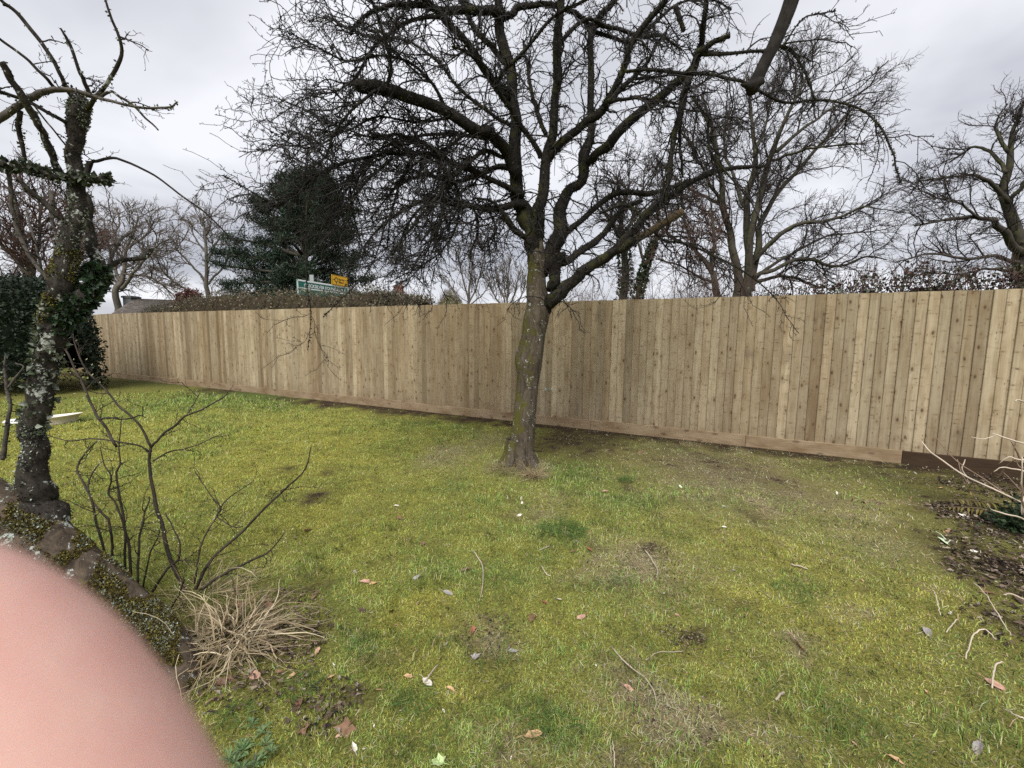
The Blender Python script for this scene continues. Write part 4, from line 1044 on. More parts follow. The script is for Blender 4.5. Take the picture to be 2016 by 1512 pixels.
# ================================================================ beyond the fence
m_far = bark_mat('far_tree_bark', (.030, .026, .022), (.080, .070, .058), 3.0, None, 0, (.075, .080, .035), .4, .3, .4)
m_far2 = bark_mat('far_tree_pale_bark', (.070, .062, .052), (.160, .142, .118), 3.0, None, 0, None, 0, .3, .4)
m_ftw, t_, b_ = mat('far_twigs', (.045, .037, .034), .85, .1)
m_ftw2, t_, b_ = mat('far_twigs_pale', (.120, .100, .084), .85, .1)
m_red, t_, b_ = mat('far_twigs_reddish', (.085, .055, .045), .85, .1)
def bare_tree(name, label, px, py_foot, D, traces, twig, per_m=(1.1, 3.2, 5.0), L=((2.2, 5.0), (.8, 2.0), (.3, .9)), r=(.05, .018, .008), mt=m_far, mtw=m_ftw, up=.02, spread=.35, seed=1, group=None, S=7, ivy=0, droop2=0.0):
    """limbs drawn for this tree, then three rounds of forking into fine twigs"""
    g_ = np.random.default_rng(seed)
    foot = at_y(px, py_foot, D); foot[2] = 0
    root = thing(name, label, 'tree', foot, group)
    ls = []
    for i, (pts, dy) in enumerate(traces):
        P, R = trace(pts, D, dy, 22, .5)
        R = R * .74
        if i == 0:
            P = np.vstack([foot - [0, 0, .2], P]); R = np.concatenate([[R[0] * 1.25], R])
            P, R = resample(P, R, 24)
        b = MB(); stem(b, P, R, S, .10, seed * 13 + i)
        b.build('trunk' if i == 0 else 'limb', mt, root)
        ls.append((*resample(P, R, 24), 1.0))
    Ps, Rs = np.stack([l[0] for l in ls]), np.stack([l[1] for l in ls])
    ctr = Ps[0][8]
    mb = MB()
    for lev in range(3):
        ln = np.linalg.norm(np.diff(Ps, axis=1), axis=-1).sum(1)
        cnt = np.maximum(1 if lev else 0, np.round(ln * per_m[lev] + g_.uniform(-.5, .5, len(ln))))
        b_, d_, r_, kk, t = fork(Ps, Rs, cnt, .22 if lev == 0 else .1, 1, (32, 78), g=g_)
        above = b_[:, 2] > 2.4
        b_, d_, r_, t = b_[above], d_[above], r_[above], t[above]
        outw = nrm((b_ - ctr) * np.array([1, 1, .6]))
        d_ = nrm(d_ + outw * spread + np.array([0, 0, up * 3]))
        Lg = g_.uniform(*L[lev], len(b_)) * (1.1 - .5 * t)
        N = (9, 6, 4)[lev]
        A = grow(b_, d_, Lg, N, (.20, .26, .26)[lev], (0, 0, up if lev < 1 else up - droop2), g_)
        RA = taper(np.minimum(r_ * .75, r[lev] * g_.uniform(.6, 1.3, len(b_))), N, twig * (1.6, 1.1, .7)[lev])
        mb.tubes(A, RA, (5, 4, 3)[lev])
        Ps, Rs = A, RA
        if lev < 2:
            Ps = np.stack([A[:, np.minimum(np.arange(24) * N // 24, N - 1)]], 0)[0] if False else A
    tag(mb.build('twigs', mtw, root), kind='stuff')
    if ivy:
        iv = MB()
        flakes([ls[0]], iv, ivy, (.10, .26), [(.020, .040, .014), (.035, .060, .02), (.06, .085, .04)], .0, .6, 1.2, g_, rad=1.5)
        tag(iv.build('ivy', m_ivy, root, False), kind='stuff')
    return root
Zb = lambda x, y: (1300 + x / 1.831, 80 + y / 1.831)
def Z(pts): return [(*Zb(a, b), w) for a, b, w in pts]
bare_tree('bare_tree', 'tall spreading bare tree with several upright trunks behind the fence', 1462, 640, 27, [
  (Z([(285, 960, 26), (285, 900, 24), (262, 760, 20), (240, 650, 17), (215, 480, 13), (190, 330, 9), (150, 190, 4)]), (0, -1)),
  (Z([(300, 930, 24), (306, 760, 20), (318, 560, 16), (335, 420, 12), (332, 280, 8), (310, 120, 4)]), (0, 2)),
  (Z([(312, 930, 26), (320, 800, 21), (352, 610, 17), (395, 440, 14), (440, 310, 10), (500, 190, 6), (560, 80, 3)]), (0, -2)),
  (Z([(325, 900, 20), (350, 740, 17), (380, 620, 13), (470, 500, 10), (600, 350, 7), (740, 200, 3)]), (0, 1)),
  (Z([(345, 800, 13), (400, 730, 12), (460, 680, 11), (540, 655, 9), (640, 640, 7), (720, 600, 5), (800, 610, 3)]), (0, -3)),
  (Z([(340, 850, 12), (400, 830, 11), (480, 790, 10), (560, 790, 9), (640, 815, 7), (740, 780, 5), (820, 790, 3)]), (0, -1)),
  (Z([(330, 880, 10), (400, 850, 9), (470, 850, 8), (540, 880, 6), (600, 890, 4)]), (0, 2)),
  (Z([(330, 870, 10), (420, 800, 8), (520, 740, 7), (620, 700, 5), (760, 690, 3)]), (0, 3)),
  (Z([(420, 400, 10), (500, 330, 8), (600, 260, 6), (700, 200, 4), (750, 190, 2)]), (0, 2)),
  (Z([(400, 430, 8), (500, 400, 6), (600, 380, 5), (740, 370, 3)]), (0, -3)),
  (Z([(300, 600, 10), (260, 480, 8), (230, 360, 6), (240, 220, 4)]), (0, 3)),
  (Z([(240, 640, 10), (180, 520, 8), (120, 400, 6), (60, 300, 4)]), (0, -2)),
  (Z([(235, 600, 9), (150, 560, 7), (60, 500, 5), (0, 440, 3)]), (0, 2)),
  (Z([(440, 310, 7), (480, 220, 5), (490, 130, 4), (520, 50, 2)]), (0, 1)),
  (Z([(335, 420, 8), (380, 300, 6), (400, 200, 4), (420, 120, 2)]), (0, 3)),
 ], .009, (1.7, 3.6, 6.2), ((1.8, 4.2), (.7, 1.8), (.25, .75)), (.045, .018, .010), seed=3)
bare_tree('bare_tree', 'bare tree with long low limbs over the bramble bank by the fence', 2030, 640, 19, [
  ([(2050, 620, 34), (2032, 560, 32), (2010, 480, 28), (1985, 400, 22), (1980, 330, 16), (1992, 270, 10), (2010, 215, 6)], (0, .5)),
  ([(2020, 500, 22), (1985, 470, 18), (1968, 440, 15), (1925, 428, 10), (1870, 432, 7), (1800, 446, 4)], (0, -1.5)),
  ([(1985, 400, 12), (1950, 360, 10), (1910, 345, 7), (1850, 350, 5), (1810, 372, 3)], (0, -1)),
  ([(1982, 340, 10), (1950, 300, 8), (1915, 290, 6), (1870, 320, 4)], (0, 1.5)),
  ([(1985, 300, 9), (1965, 265, 7), (1960, 240, 5), (1985, 205, 3)], (0, .5)),
  ([(2010, 520, 12), (1960, 505, 9), (1900, 510, 7), (1830, 500, 5), (1770, 515, 3)], (0, -2)),
  ([(2010, 480, 12), (2060, 400, 10), (2100, 300, 6)], (0, 1)),
  ([(1985, 400, 11), (2030, 330, 8), (2060, 240, 5)], (0, -1)),
  ([(1925, 428, 7), (1890, 400, 5), (1850, 390, 4), (1790, 400, 2)], (-1, -2)),
  ([(2000, 535, 10), (1950, 530, 7), (1890, 540, 5), (1820, 535, 3)], (0, 1)),
 ], .0065, (2.8, 5.0, 8.0), ((1.0, 2.6), (.4, 1.1), (.15, .5)), (.03, .012, .007), seed=5, up=.01)
# middle group behind the apple tree
bare_tree('bare_tree', 'bare tree with ivy-green trunk seen just right of the apple trunk', 1225, 640, 30, [
  ([(1226, 640, 22), (1228, 560, 21), (1226, 500, 17), (1222, 440, 13), (1220, 400, 9), (1215, 350, 5)], (0, 0)),
  ([(1226, 480, 12), (1205, 440, 9), (1180, 400, 6), (1170, 360, 3)], (0, -1)),
  ([(1225, 470, 12), (1250, 420, 8), (1265, 370, 5), (1270, 330, 3)], (0, 1)),
  ([(1222, 430, 9), (1235, 380, 6), (1240, 330, 3)], (0, 0)),
 ], .013, (2.2, 3.8, 5.0), ((1.4, 3.2), (.6, 1.5), (.3, .8)), (.045, .02, .012), seed=7, ivy=60)
bare_tree('bare_tree', 'slender ivy-wrapped tree leaning right among the brush', 1262, 640, 28, [
  ([(1250, 640, 14), (1258, 570, 13), (1272, 520, 11), (1290, 470, 8), (1300, 400, 5), (1312, 330, 3)], (0, 0)),
  ([(1272, 520, 8), (1252, 470, 6), (1248, 420, 4), (1240, 380, 2)], (0, 0)),
  ([(1285, 480, 6), (1320, 440, 5), (1345, 390, 3)], (0, -1)),
 ], .012, (2.4, 3.6, 5.0), ((1.2, 2.6), (.5, 1.4), (.3, .7)), (.04, .018, .012), seed=9, ivy=90)
bare_tree('bare_tree', 'smaller bare tree with bent trunk left of the many-trunked tree', 1400, 640, 25, [
  ([(1420, 640, 18), (1415, 575, 17), (1400, 530, 14), (1370, 490, 10), (1350, 440, 7), (1340, 380, 4)], (0, 0)),
  ([(1400, 530, 10), (1405, 470, 8), (1400, 410, 5), (1390, 350, 3)], (0, 1)),
  ([(1370, 490, 7), (1330, 470, 5), (1300, 440, 3)], (0, -1)),
  ([(1412, 560, 8), (1370, 540, 6), (1330, 520, 4), (1290, 510, 3)], (0, -1)),
 ], .012, (2.6, 3.6, 5.0), ((1.2, 3.0), (.5, 1.4), (.3, .7)), (.04, .018, .012), seed=11, mtw=m_red)
def thicket(name, label, px0, px1, D, h, n, mt, seed, spread_y=2.0, r=.018, up=.03, cat='bush', twn=(7, 5)):
    g_ = np.random.default_rng(seed)
    a, b_ = at_y(px0, 640, D), at_y(px1, 640, D)
    root = thing(name, label, cat, ((a[0] + b_[0]) / 2, D, 0))
    base = np.stack([g_.uniform(a[0], b_[0], n), D + g_.uniform(-spread_y, spread_y, n), np.zeros(n)], -1)
    d = nrm(np.stack([g_.normal(0, .35, n), g_.normal(0, .25, n), np.ones(n)], -1))
    Ls = h * g_.uniform(.6, 1.15, n)
    P = grow(base, d, Ls, 10, .12, (0, 0, up), g_)
    R = taper(r * g_.uniform(.6, 1.5, n), 10, .006)
    mb = MB(); mb.tubes(P, R, 5); mb.build('stems', mt, root)
    t2 = MB()
    for lev in range(2):
        bb, dd, rr, _, _ = fork(P, R, twn[lev], .25, 1, (25, 75), (0, 0, .15), g_)
        L_ = g_.uniform(.25, .55, len(bb)) * h * (.55, .25)[lev]
        A = grow(bb, dd, L_, 5, .2, (0, 0, .02), g_)
        RA = taper(np.minimum(rr * .7, (.010, .006)[lev]), 5, .003)
        t2.tubes(A, RA, 3)
        P, R = A, RA
    tag(t2.build('twigs', mt, root), kind='stuff')
    return root
thicket('thicket', 'tangled brown brush between the trunks behind the fence', 1290, 1470, 23, 5.2, 90, m_red, 31, 1.5, .03)
thicket('thicket', 'low reddish twiggy brush just right of the apple trunk behind the fence', 1085, 1260, 24, 4.2, 80, m_red, 32, 1.5, .022)
thicket('thicket', 'dense grey-brown brush below the many-trunked tree', 1400, 1570, 20, 3.2, 70, m_ftw, 33, 1.5, .022)
# two light feathery trees left of the apple trunk
bare_tree('bare_tree', 'small feathery birch-like tree above the fence left of the apple trunk', 925, 640, 34, [
  ([(921, 640, 7), (922, 590, 6), (926, 550, 5), (932, 510, 3.5), (936, 475, 2)], (0, 0)),
  ([(922, 590, 5), (912, 550, 4), (905, 520, 3), (897, 490, 2)], (0, 0)),
  ([(922, 600, 5), (938, 565, 4), (948, 530, 3), (956, 490, 1.6)], (0, 0)),
  ([(914, 600, 4), (894, 575, 3), (875, 545, 1.8)], (0, 0)),
  ([(926, 600, 4), (950, 580, 3), (965, 555, 1.8)], (0, 0)),
 ], .010, (3.0, 3.6, 4.2), ((.9, 2.2), (.4, 1.1), (.2, .6)), (.026, .014, .010), mt=m_far2, mtw=m_ftw2, seed=41, up=.10, spread=.2)
bare_tree('bare_tree', 'small bushy bare tree of upright rods close left of the apple trunk', 1000, 640, 34, [
  ([(1000, 640, 7), (1000, 600, 6), (1000, 560, 4), (1002, 520, 2)], (0, 0)),
  ([(1000, 610, 5), (985, 570, 4), (975, 530, 2)], (0, 0)),
  ([(1000, 610, 5), (1015, 570, 4), (1025, 530, 2)], (0, 0)),
  ([(998, 610, 5), (975, 585, 4), (962, 550, 2)], (0, 0)),
  ([(1002, 610, 5), (1025, 585, 4), (1036, 550, 2)], (0, 0)),
  ([(1000, 610, 4), (992, 560, 3), (990, 515, 2)], (0, 0)),
 ], .010, (4.0, 3.6, 3.6), ((.8, 1.8), (.4, .9), (.2, .5)), (.022, .014, .010), mt=m_far2, mtw=m_ftw2, seed=43, up=.16, spread=.12)
# left group
bare_tree('bare_tree', 'broad pale bare tree with forked trunk beside the tiled roof', 232, 640, 33, [
  ([(231, 640, 17), (232, 600, 16), (236, 565, 14), (244, 535, 10), (250, 500, 7), (262, 460, 5), (275, 425, 3)], (0, 0)),
  ([(238, 570, 10), (262, 540, 8), (285, 510, 6), (315, 480, 4), (340, 470, 2)], (0, -2)),
  ([(236, 560, 9), (222, 520, 7), (210, 470, 5), (205, 430, 3)], (0, 1)),
  ([(246, 520, 7), (225, 480, 5), (235, 440, 4), (230, 410, 2)], (0, 2)),
  ([(255, 490, 6), (290, 460, 4), (305, 430, 2)], (0, 1)),
  ([(236, 560, 7), (205, 535, 5), (180, 500, 4), (165, 470, 2)], (0, -1)),
  ([(244, 540, 7), (290, 545, 5), (320, 560, 3), (345, 575, 2)], (0, -2)),
 ], .014, (1.9, 3.4, 4.6), ((1.6, 3.6), (.7, 1.7), (.3, .9)), (.045, .02, .013), mt=m_far2, mtw=m_ftw2, seed=51)
bare_tree('bare_tree', 'tall pale bare tree left of the dark pine', 405, 640, 38, [
  ([(408, 640, 13), (407, 590, 12), (406, 540, 9), (407, 490, 7), (402, 455, 5), (395, 420, 3)], (0, 0)),
  ([(406, 520, 6), (425, 480, 5), (440, 455, 3)], (0, 0)),
  ([(407, 500, 5), (385, 470, 4), (375, 440, 2)], (0, 0)),
  ([(406, 555, 6), (375, 520, 5), (350, 495, 4), (325, 480, 2)], (0, -1)),
  ([(407, 560, 6), (435, 530, 5), (455, 500, 3)], (0, 1)),
  ([(406, 590, 6), (360, 565, 5), (325, 540, 4), (305, 500, 2)], (0, -1)),
 ], .014, (1.9, 3.4, 4.6), ((1.5, 3.4), (.7, 1.6), (.3, .9)), (.045, .02, .013), mt=m_far2, mtw=m_ftw2, seed=53)
bare_tree('bare_tree', 'dense twiggy bare tree standing behind the dark evergreen bush', 60, 660, 17, [
  ([(62, 680, 24), (64, 610, 22), (60, 550, 18), (52, 490, 13), (40, 430, 9), (25, 370, 4)], (0, 0)),
  ([(62, 580, 14), (95, 530, 11), (120, 470, 8), (135, 410, 4)], (0, 0)),
  ([(58, 540, 11), (20, 500, 9), (-20, 450, 6), (-50, 390, 3)], (0, 0)),
  ([(60, 560, 10), (75, 480, 8), (80, 420, 5), (70, 370, 3)], (0, 1)),
  ([(64, 600, 10), (110, 570, 8), (150, 530, 5), (170, 480, 3)], (0, -1)),
  ([(60, 600, 9), (10, 560, 7), (-40, 530, 4)], (0, 1)),
 ], .008, (4.6, 5.4, 6.0), ((1.1, 2.6), (.4, 1.1), (.2, .6)), (.03, .014, .009), mtw=m_red, seed=55)
# ---------------------------------------------------------------- the dark pine
def needles(mb, C, n, rad, L, w, col, g_, flat=.6):
    """tufts of needles at centres C"""
    K = len(C)
    c = np.repeat(C, n, 0) + g_.normal(0, 1, (K * n, 3)) * rad * np.array([1, 1, flat])
    d = nrm(g_.normal(0, 1, (K * n, 3)) + np.array([0, 0, .45]))
    s = nrm(np.cross(d, g_.normal(0, 1, d.shape))) * w
    l = (g_.uniform(.5, 1.2, K * n) * L)[:, None]
    V = np.stack([c - s, c + s, c + d * l], 1).reshape(-1, 3)
    i = np.arange(K * n)[:, None] * 3
    mb.add(V, None, i + [0, 1, 2], np.repeat(vary(col, K * n, .35, g_), 3, 0))
def conifer(name, label, Y, px, traces, ntuft, per, rad, L, w, col, seed, mt=m_far, foot_py=640):
    g_ = np.random.default_rng(seed)
    foot = at_y(px, foot_py, Y); foot[2] = 0
    root = thing(name, label, 'tree', foot)
    mb = MB(); nb = MB(); ls = []
    for i, (pts, dy) in enumerate(traces):
        P, R = trace(pts, Y, dy, 16, .3)
        if i == 0: P = np.vstack([foot - [0, 0, .2], P]); R = np.concatenate([[R[0] * 1.2], R]); P, R = resample(P, R, 16)
        b = MB(); stem(b, P, R, 8, .08, seed + i); b.build('trunk' if i == 0 else 'limb', mt, root)
        if i: ls.append((P, R))
    Ps, Rs = np.stack([l[0] for l in ls]), np.stack([l[1] for l in ls])
    b_, d_, r_, _, t = fork(Ps, Rs, ntuft, .45, 1, (30, 80), (0, 0, .10), g_)
    Lg = g_.uniform(.3, 1.2, len(b_)) * (1.2 - .5 * t)
    A = grow(b_, d_, Lg, 5, .2, (0, 0, .05), g_)
    mb.tubes(A, taper(np.minimum(r_, .03), 5, .010), 3)
    tag(mb.build('branchlets', mt, root), kind='stuff')
    C = np.concatenate([A[:, -1], A[:, 3], A[:, 2]])
    needles(nb, C, per, rad, L, w, col, g_)
    tag(nb.build('needles', m_needle, root, False), kind='stuff')
m_needle = attr_mat('pine_needles', .6, .25, .05)
tr = [([(607, 640, 20), (606, 580, 18), (600, 530, 16), (598, 480, 14), (594, 430, 11), (590, 390, 8), (588, 358, 4)], (0, 0))]
for yb, yt, xl, xr in ((578, 583, 440, 752), (560, 558, 432, 745), (545, 528, 424, 730), (530, 498, 424, 715), (505, 466, 446, 722), (485, 438, 480, 712), (460, 412, 500, 705), (435, 392, 492, 690), (415, 368, 520, 672), (395, 354, 548, 650), (568, 590, 470, 735)):
    for q in range(7):
        f = (q + .5) / 7 + rng.normal(0, .05)
        f = np.clip((f - .5) * 1.12 + .5, 0, 1)
        xe = xl + (xr - xl) * f
        dyy = (4.0 * (1 - abs(2 * f - 1))) * (1 if q % 2 else -1)
        tr.append(([(599, yb, 7), ((599 + xe) / 2, (yb + yt) / 2 - 4, 5), (xe, yt + rng.normal(0, 7), 2)], (0, dyy)))
conifer('pine_tree', 'large dark green pine with layered crown behind the road signs', 36, 607, tr, 30, 11, .22, .42, .03, (.022, .040, .022), 61)

# ---------------------------------------------------------------- hedges and bushes
def leafy_mass(name, label, cat, prof, core_col, n, size, cols, seed, twn=0, core_s=.90, tw_col=m_ftw2, tw_len=(.1, .4), droop=.0, core_mat=None, flat=.0):
    """prof: rows (x, y, half depth, top height) along the hedge; leaves and shoots over a twiggy core"""
    g_ = np.random.default_rng(seed)
    p = spline(prof, 60)
    root = thing(name, label, cat, (p[:, 0].mean(), p[:, 1].mean(), 0))
    tan = nrm(np.gradient(p[:, :2], axis=0)); nn = np.stack([-tan[:, 1], tan[:, 0]], -1)
    A = 15
    th = np.linspace(-.1, np.pi + .1, A)
    rows = []
    def surf(i, a, s=1.0):
        sq = np.sign(np.cos(a)) * np.abs(np.cos(a)) ** (.45 + flat), np.abs(np.sin(a)) ** (.45 + flat)
        lump = 1 + .09 * (fbm(p[i, 0] * 2 + a * .7, p[i, 1] * 2 + a, 1.3) - .5) * 2
        q = p[i, :2] + nn[i] * (sq[0] * p[i, 2] * s * lump)[:, None]
        return np.concatenate([q, (sq[1] * p[i, 3] * (1 - (1 - s) * .35) * lump)[:, None]], 1)
    ii, aa = np.meshgrid(np.arange(60), th, indexing='ij')
    V = surf(ii.ravel(), aa.ravel(), core_s)
    idx = np.arange(60 * A).reshape(60, A)
    core = MB(); core.add(V, np.stack([idx[:-1, :-1], idx[:-1, 1:], idx[1:, 1:], idx[1:, :-1]], -1).reshape(-1, 4))
    mc, t_, b__ = mat(name + '_core', core_col, 1, 0)
    core.build('core', mc, root)
    i = g_.integers(0, 60, n); a = g_.uniform(0, np.pi, n); dep = g_.uniform(max(.62, core_s - .04), 1.06, n)
    P = surf(i, a, 1.0); C_ = np.concatenate([p[i, :2], (p[i, 3] * .4)[:, None]], 1)
    P = C_ + (P - C_) * dep[:, None] + g_.normal(0, .05, (n, 3)) * np.array([1, 1, .6])
    P[:, 2] = np.maximum(P[:, 2], .03)
    out_ = nrm(P - C_)
    mb = MB(); s_ = g_.uniform(*size, n)
    cc = np.asarray(cols)[g_.integers(0, len(cols), n)] * g_.uniform(.55, 1.4, (n, 1))
    leaf_cards(mb, P, nrm(out_ + g_.normal(0, .8, (n, 3))), nrm(g_.normal(0, 1, (n, 3)) + [0, 0, .6]), s_, s_ * .36, cc, .25)
    tag(mb.build('leaves', m_hleaf, root, False), kind='stuff')
    if twn:
        i = g_.integers(0, 60, twn); a = g_.uniform(.05, np.pi - .05, twn)
        P = surf(i, a, .92); C_ = np.concatenate([p[i, :2], (p[i, 3] * .5)[:, None]], 1)
        o_ = nrm(P - C_ + g_.normal(0, .35, P.shape) * .6)
        T = grow(P, o_ + np.array([0, 0, .3]), g_.uniform(*tw_len, twn), 6, .16, (0, 0, -droop), g_)
        t2 = MB(); t2.tubes(T, taper(np.full(twn, .0055), 6, .002), 3)
        tag(t2.build('shoots', tw_col, root), kind='stuff')
    return root
m_hleaf = attr_mat('hedge_leaves', .6, .3, .12)
def hp(px, py, Y, hd):
    P = at_y(px, py, Y)
    return (P[0], P[1], hd, P[2])
leafy_mass('hedge', 'long clipped brown-green hedge rising above the left part of the fence', 'hedge',
  [hp(300, 612, 18.6, .5), hp(350, 602, 17.6, .7), hp(417, 586, 16.6, .8), hp(500, 580, 15.4, .8), hp(600, 577, 14.2, .8), hp(700, 577, 13.2, .8), hp(770, 578, 12.5, .8), hp(800, 583, 12.1, .7), (at_y(832, 596, 11.7)[0], 11.7, .5, at_y(832, 596, 11.7)[2])],
  (.045, .036, .024), 15000, (.04, .085), [(.100, .095, .045), (.135, .105, .065), (.16, .13, .085), (.075, .085, .035), (.20, .17, .11)], 71, 2600, .9, m_ftw2, (.12, .42))
leafy_mass('bramble_bank', 'dark bramble and ivy bank topping the fence at right', 'bramble bush',
  [hp(1400, 590, 8.6, .3), hp(1520, 586, 8.1, .45), hp(1620, 572, 7.6, .6), hp(1690, 552, 7.2, .7), hp(1780, 540, 6.9, .8), hp(1880, 538, 6.5, .8), hp(1980, 545, 6.2, .8), hp(2080, 545, 5.9, .8), hp(2200, 545, 5.6, .8)],
  (.012, .009, .008), 17000, (.03, .062), [(.045, .024, .018), (.06, .035, .026), (.04, .05, .025), (.075, .085, .05), (.10, .055, .045), (.03, .02, .016)], 73, 620, .70, m_red, (.2, .7), .06)
leafy_mass('evergreen_bush', 'very dark evergreen bush at the far left end of the lawn', 'bush',
  [hp(-190, 600, 11.0, .8), hp(-120, 560, 11.0, 1.2), hp(-40, 545, 10.8, 1.3), hp(20, 548, 10.6, 1.3), hp(70, 556, 10.4, 1.1), hp(100, 575, 10.2, .8), hp(128, 640, 10.1, .4)],
  (.008, .012, .007), 16000, (.05, .10), [(.012, .022, .012), (.02, .034, .018), (.03, .045, .026), (.010, .016, .009)], 75, 0, flat=.3)
leafy_mass('red_shrub', 'small dark red shrub beside the house roof', 'shrub',
  [hp(352, 600, 26, .4), hp(362, 580, 26, .8), hp(378, 576, 26, .8), hp(390, 592, 26, .4)],
  (.05, .015, .014), 2500, (.08, .16), [(.10, .030, .026), (.07, .022, .02), (.13, .05, .04)], 77, 200, .9, m_red, (.2, .5))
leafy_mass('willow_shrub', 'pale yellow-green shrub peeping over the fence by the birch', 'shrub',
  [hp(862, 598, 28, .5), hp(876, 582, 28, 1.0), hp(892, 576, 28, 1.0), hp(908, 596, 28, .5)],
  (.16, .15, .09), 1500, (.06, .12), [(.26, .25, .13), (.32, .29, .17)], 78, 900, .9, m_ftw2, (.3, .8))

# ---------------------------------------------------------------- road signs
m_green, _, _ = mat('sign_green', (.012, .150, .115), .45, .4)
m_white, _, _ = mat('sign_white', (.82, .84, .82), .5, .3)
m_yel, _, _ = mat('sign_yellow', (.78, .42, .015), .45, .4)
m_blk, _, _ = mat('sign_black', (.02, .018, .016), .6, .3)
m_post, _, _ = mat('sign_post_grey', (.30, .32, .33), .5, .4)
def text_mesh(body, size, mt, parent, M, bold=.0, name='lettering', sx=1.0):
    cu = bpy.data.curves.new(name, 'FONT'); cu.body = body; cu.size = size; cu.offset = bold; cu.resolution_u = 3
    o = bpy.data.objects.new(name, cu); COL.objects.link(o)
    d_ = bpy.context.evaluated_depsgraph_get(); d_.update()
    me = bpy.data.meshes.new_from_object(o.evaluated_get(d_))
    bpy.data.objects.remove(o)
    me.transform(Matrix.Diagonal((sx, 1, 1, 1)))
    me.transform(M)
    me.materials.clear(); me.materials.append(mt)
    r = bpy.data.objects.new(name, me); COL.objects.link(r); r.parent = parent
    return r, me
sa, sb = at_y(584, 549, 20.0), at_y(686, 565.5, 23.15)
top = sa[2]
su = nrm(np.array([sb[0] - sa[0], sb[1] - sa[1], 0])); sw = float(np.linalg.norm((sb - sa)[:2]))
sn = np.array([su[1], -su[0], 0])
SM = Matrix(((su[0], sn[0], 0, sa[0]), (su[1], sn[1], 0, sa[1]), (0, 0, 1, 0), (0, 0, 0, 1)))      # x along, y out of the face, z up
sign = thing('road_sign', 'large green road sign with white border reading QUICKSILVER ROUNDABOUT above the hedge', 'road sign', (sa[0], sa[1], 0))
def sbox(parent, name, mt, a, b_, M=SM):
    mb = MB(); mb.box(a, b_, M); return mb.build(name, mt, parent, False)
bh = 2.3
sbox(sign, 'panel', m_green, (0, -.03, top - bh), (sw, 0, top))
for nm, a, b_ in (('border', (0, .003, top - .075), (sw, .008, top)), ('border', (0, .003, top - bh), (sw, .008, top - bh + .075)), ('border', (0, .003, top - bh), (.075, .008, top)), ('border', (sw - .075, .003, top - bh), (sw, .008, top)), ('divider', (.075, .004, top - .40), (sw - .075, .009, top - .345))):
    sbox(sign, nm, m_white, a, b_)
TXM = SM @ Matrix(((1, 0, 0, .40), (0, 0, 1, .012), (0, 1, 0, top - .30), (0, 0, 0, 1)))
cw = sw - .62
o_, me_ = text_mesh('QUICKSILVER ROUNDABOUT', .21, m_white, sign, Matrix.Identity(4), .006)
w_ = max(v_.co.x for v_ in me_.vertices)
me_.transform(Matrix.Diagonal((cw / w_, 1, 1, 1))); me_.transform(TXM)
o_.matrix_parent_inverse = Matrix.Translation(-Vector(sign.location))
for x_ in (.5, sw - .5): sbox(sign, 'post', m_post, (x_ - .06, -.16, -.1), (x_ + .06, -.035, top - .05))
ya, yb_ = at_y(649, 540, 20.0 + 2.02), at_y(683.5, 546.4, 20.0 + 3.05)
yu = float((ya - sa)[:2] @ su[:2]); yw = float(np.linalg.norm((yb_ - ya)[:2]))
ztop = ya[2]; yh = .50
yel = thing('road_sign', 'small yellow temporary direction sign with black roundabout symbol above the green sign', 'road sign', tuple(ya[:2]) + (0,))
sbox(yel, 'panel', m_yel, (yu, .03, ztop - yh), (yu + yw, .05, ztop))
for a, b_ in (((yu + .01, .053, ztop - .03), (yu + yw - .01, .056, ztop - .012)), ((yu + .01, .053, ztop - yh + .012), (yu + yw - .01, .056, ztop - yh + .03)), ((yu + .01, .053, ztop - yh + .012), (yu + .03, .056, ztop - .012)), ((yu + yw - .03, .053, ztop - yh + .012), (yu + yw - .01, .056, ztop - .012))):
    sbox(yel, 'border', m_blk, a, b_)
rb = MB()
a = np.linspace(0, 2 * np.pi, 25)
for ro, ri in ((.125, .085),):
    o1 = np.stack([yu + .30 + np.cos(a) * ro, np.full(25, .06), ztop - .23 + np.sin(a) * ro], -1); i1 = np.stack([yu + .30 + np.cos(a) * ri, np.full(25, .06), ztop - .23 + np.sin(a) * ri], -1)
    V = np.array([tuple(SM @ Vector(q)) for q in np.concatenate([o1, i1])])
    rb.add(V, [(j, j + 1, 25 + j + 1, 25 + j) for j in range(24) if j != 22])
rb.box((yu + .285, .057, ztop - yh + .05), (yu + .315, .061, ztop - .34), SM)
rb.box((yu + .08, .057, ztop - .245), (yu + .19, .061, ztop - .215), SM)
rb.build('roundabout_symbol', m_blk, yel, False)
for tx, zz_ in (('Bartley', ztop - .24), ('Mews', ztop - .38)):
    o_, me_ = text_mesh(tx, .15, m_blk, yel, SM @ Matrix(((1, 0, 0, yu + .46), (0, 0, 1, .06), (0, 1, 0, zz_), (0, 0, 0, 1))), .002)
    o_.matrix_parent_inverse = Matrix.Translation(-Vector(yel.location))
hb = MB()
hb.box((yu + yw - .22, .057, ztop - .41), (yu + yw - .08, .061, ztop - .35), SM); hb.box((yu + yw - .22, .057, ztop - .46), (yu + yw - .08, .061, ztop - .435), SM)
hb.build('house_symbol', m_blk, yel, False)
for x_ in (yu + .25, yu + yw - .25): sbox(yel, 'post', m_post, (x_ - .03, -.03, -.1), (x_ + .03, .028, ztop - .05))
pl = at_y(613, 541, 21.0)
pp = thing('grey_sign_plate', 'small grey plate on a post just behind the green sign', 'sign', (pl[0], pl[1], 0))
mb = MB(); mb.box((pl[0] - .09, pl[1] - .01, pl[2] - .55), (pl[0] + .10, pl[1] + .01, pl[2])); mb.build('plate', m_post, pp, False)
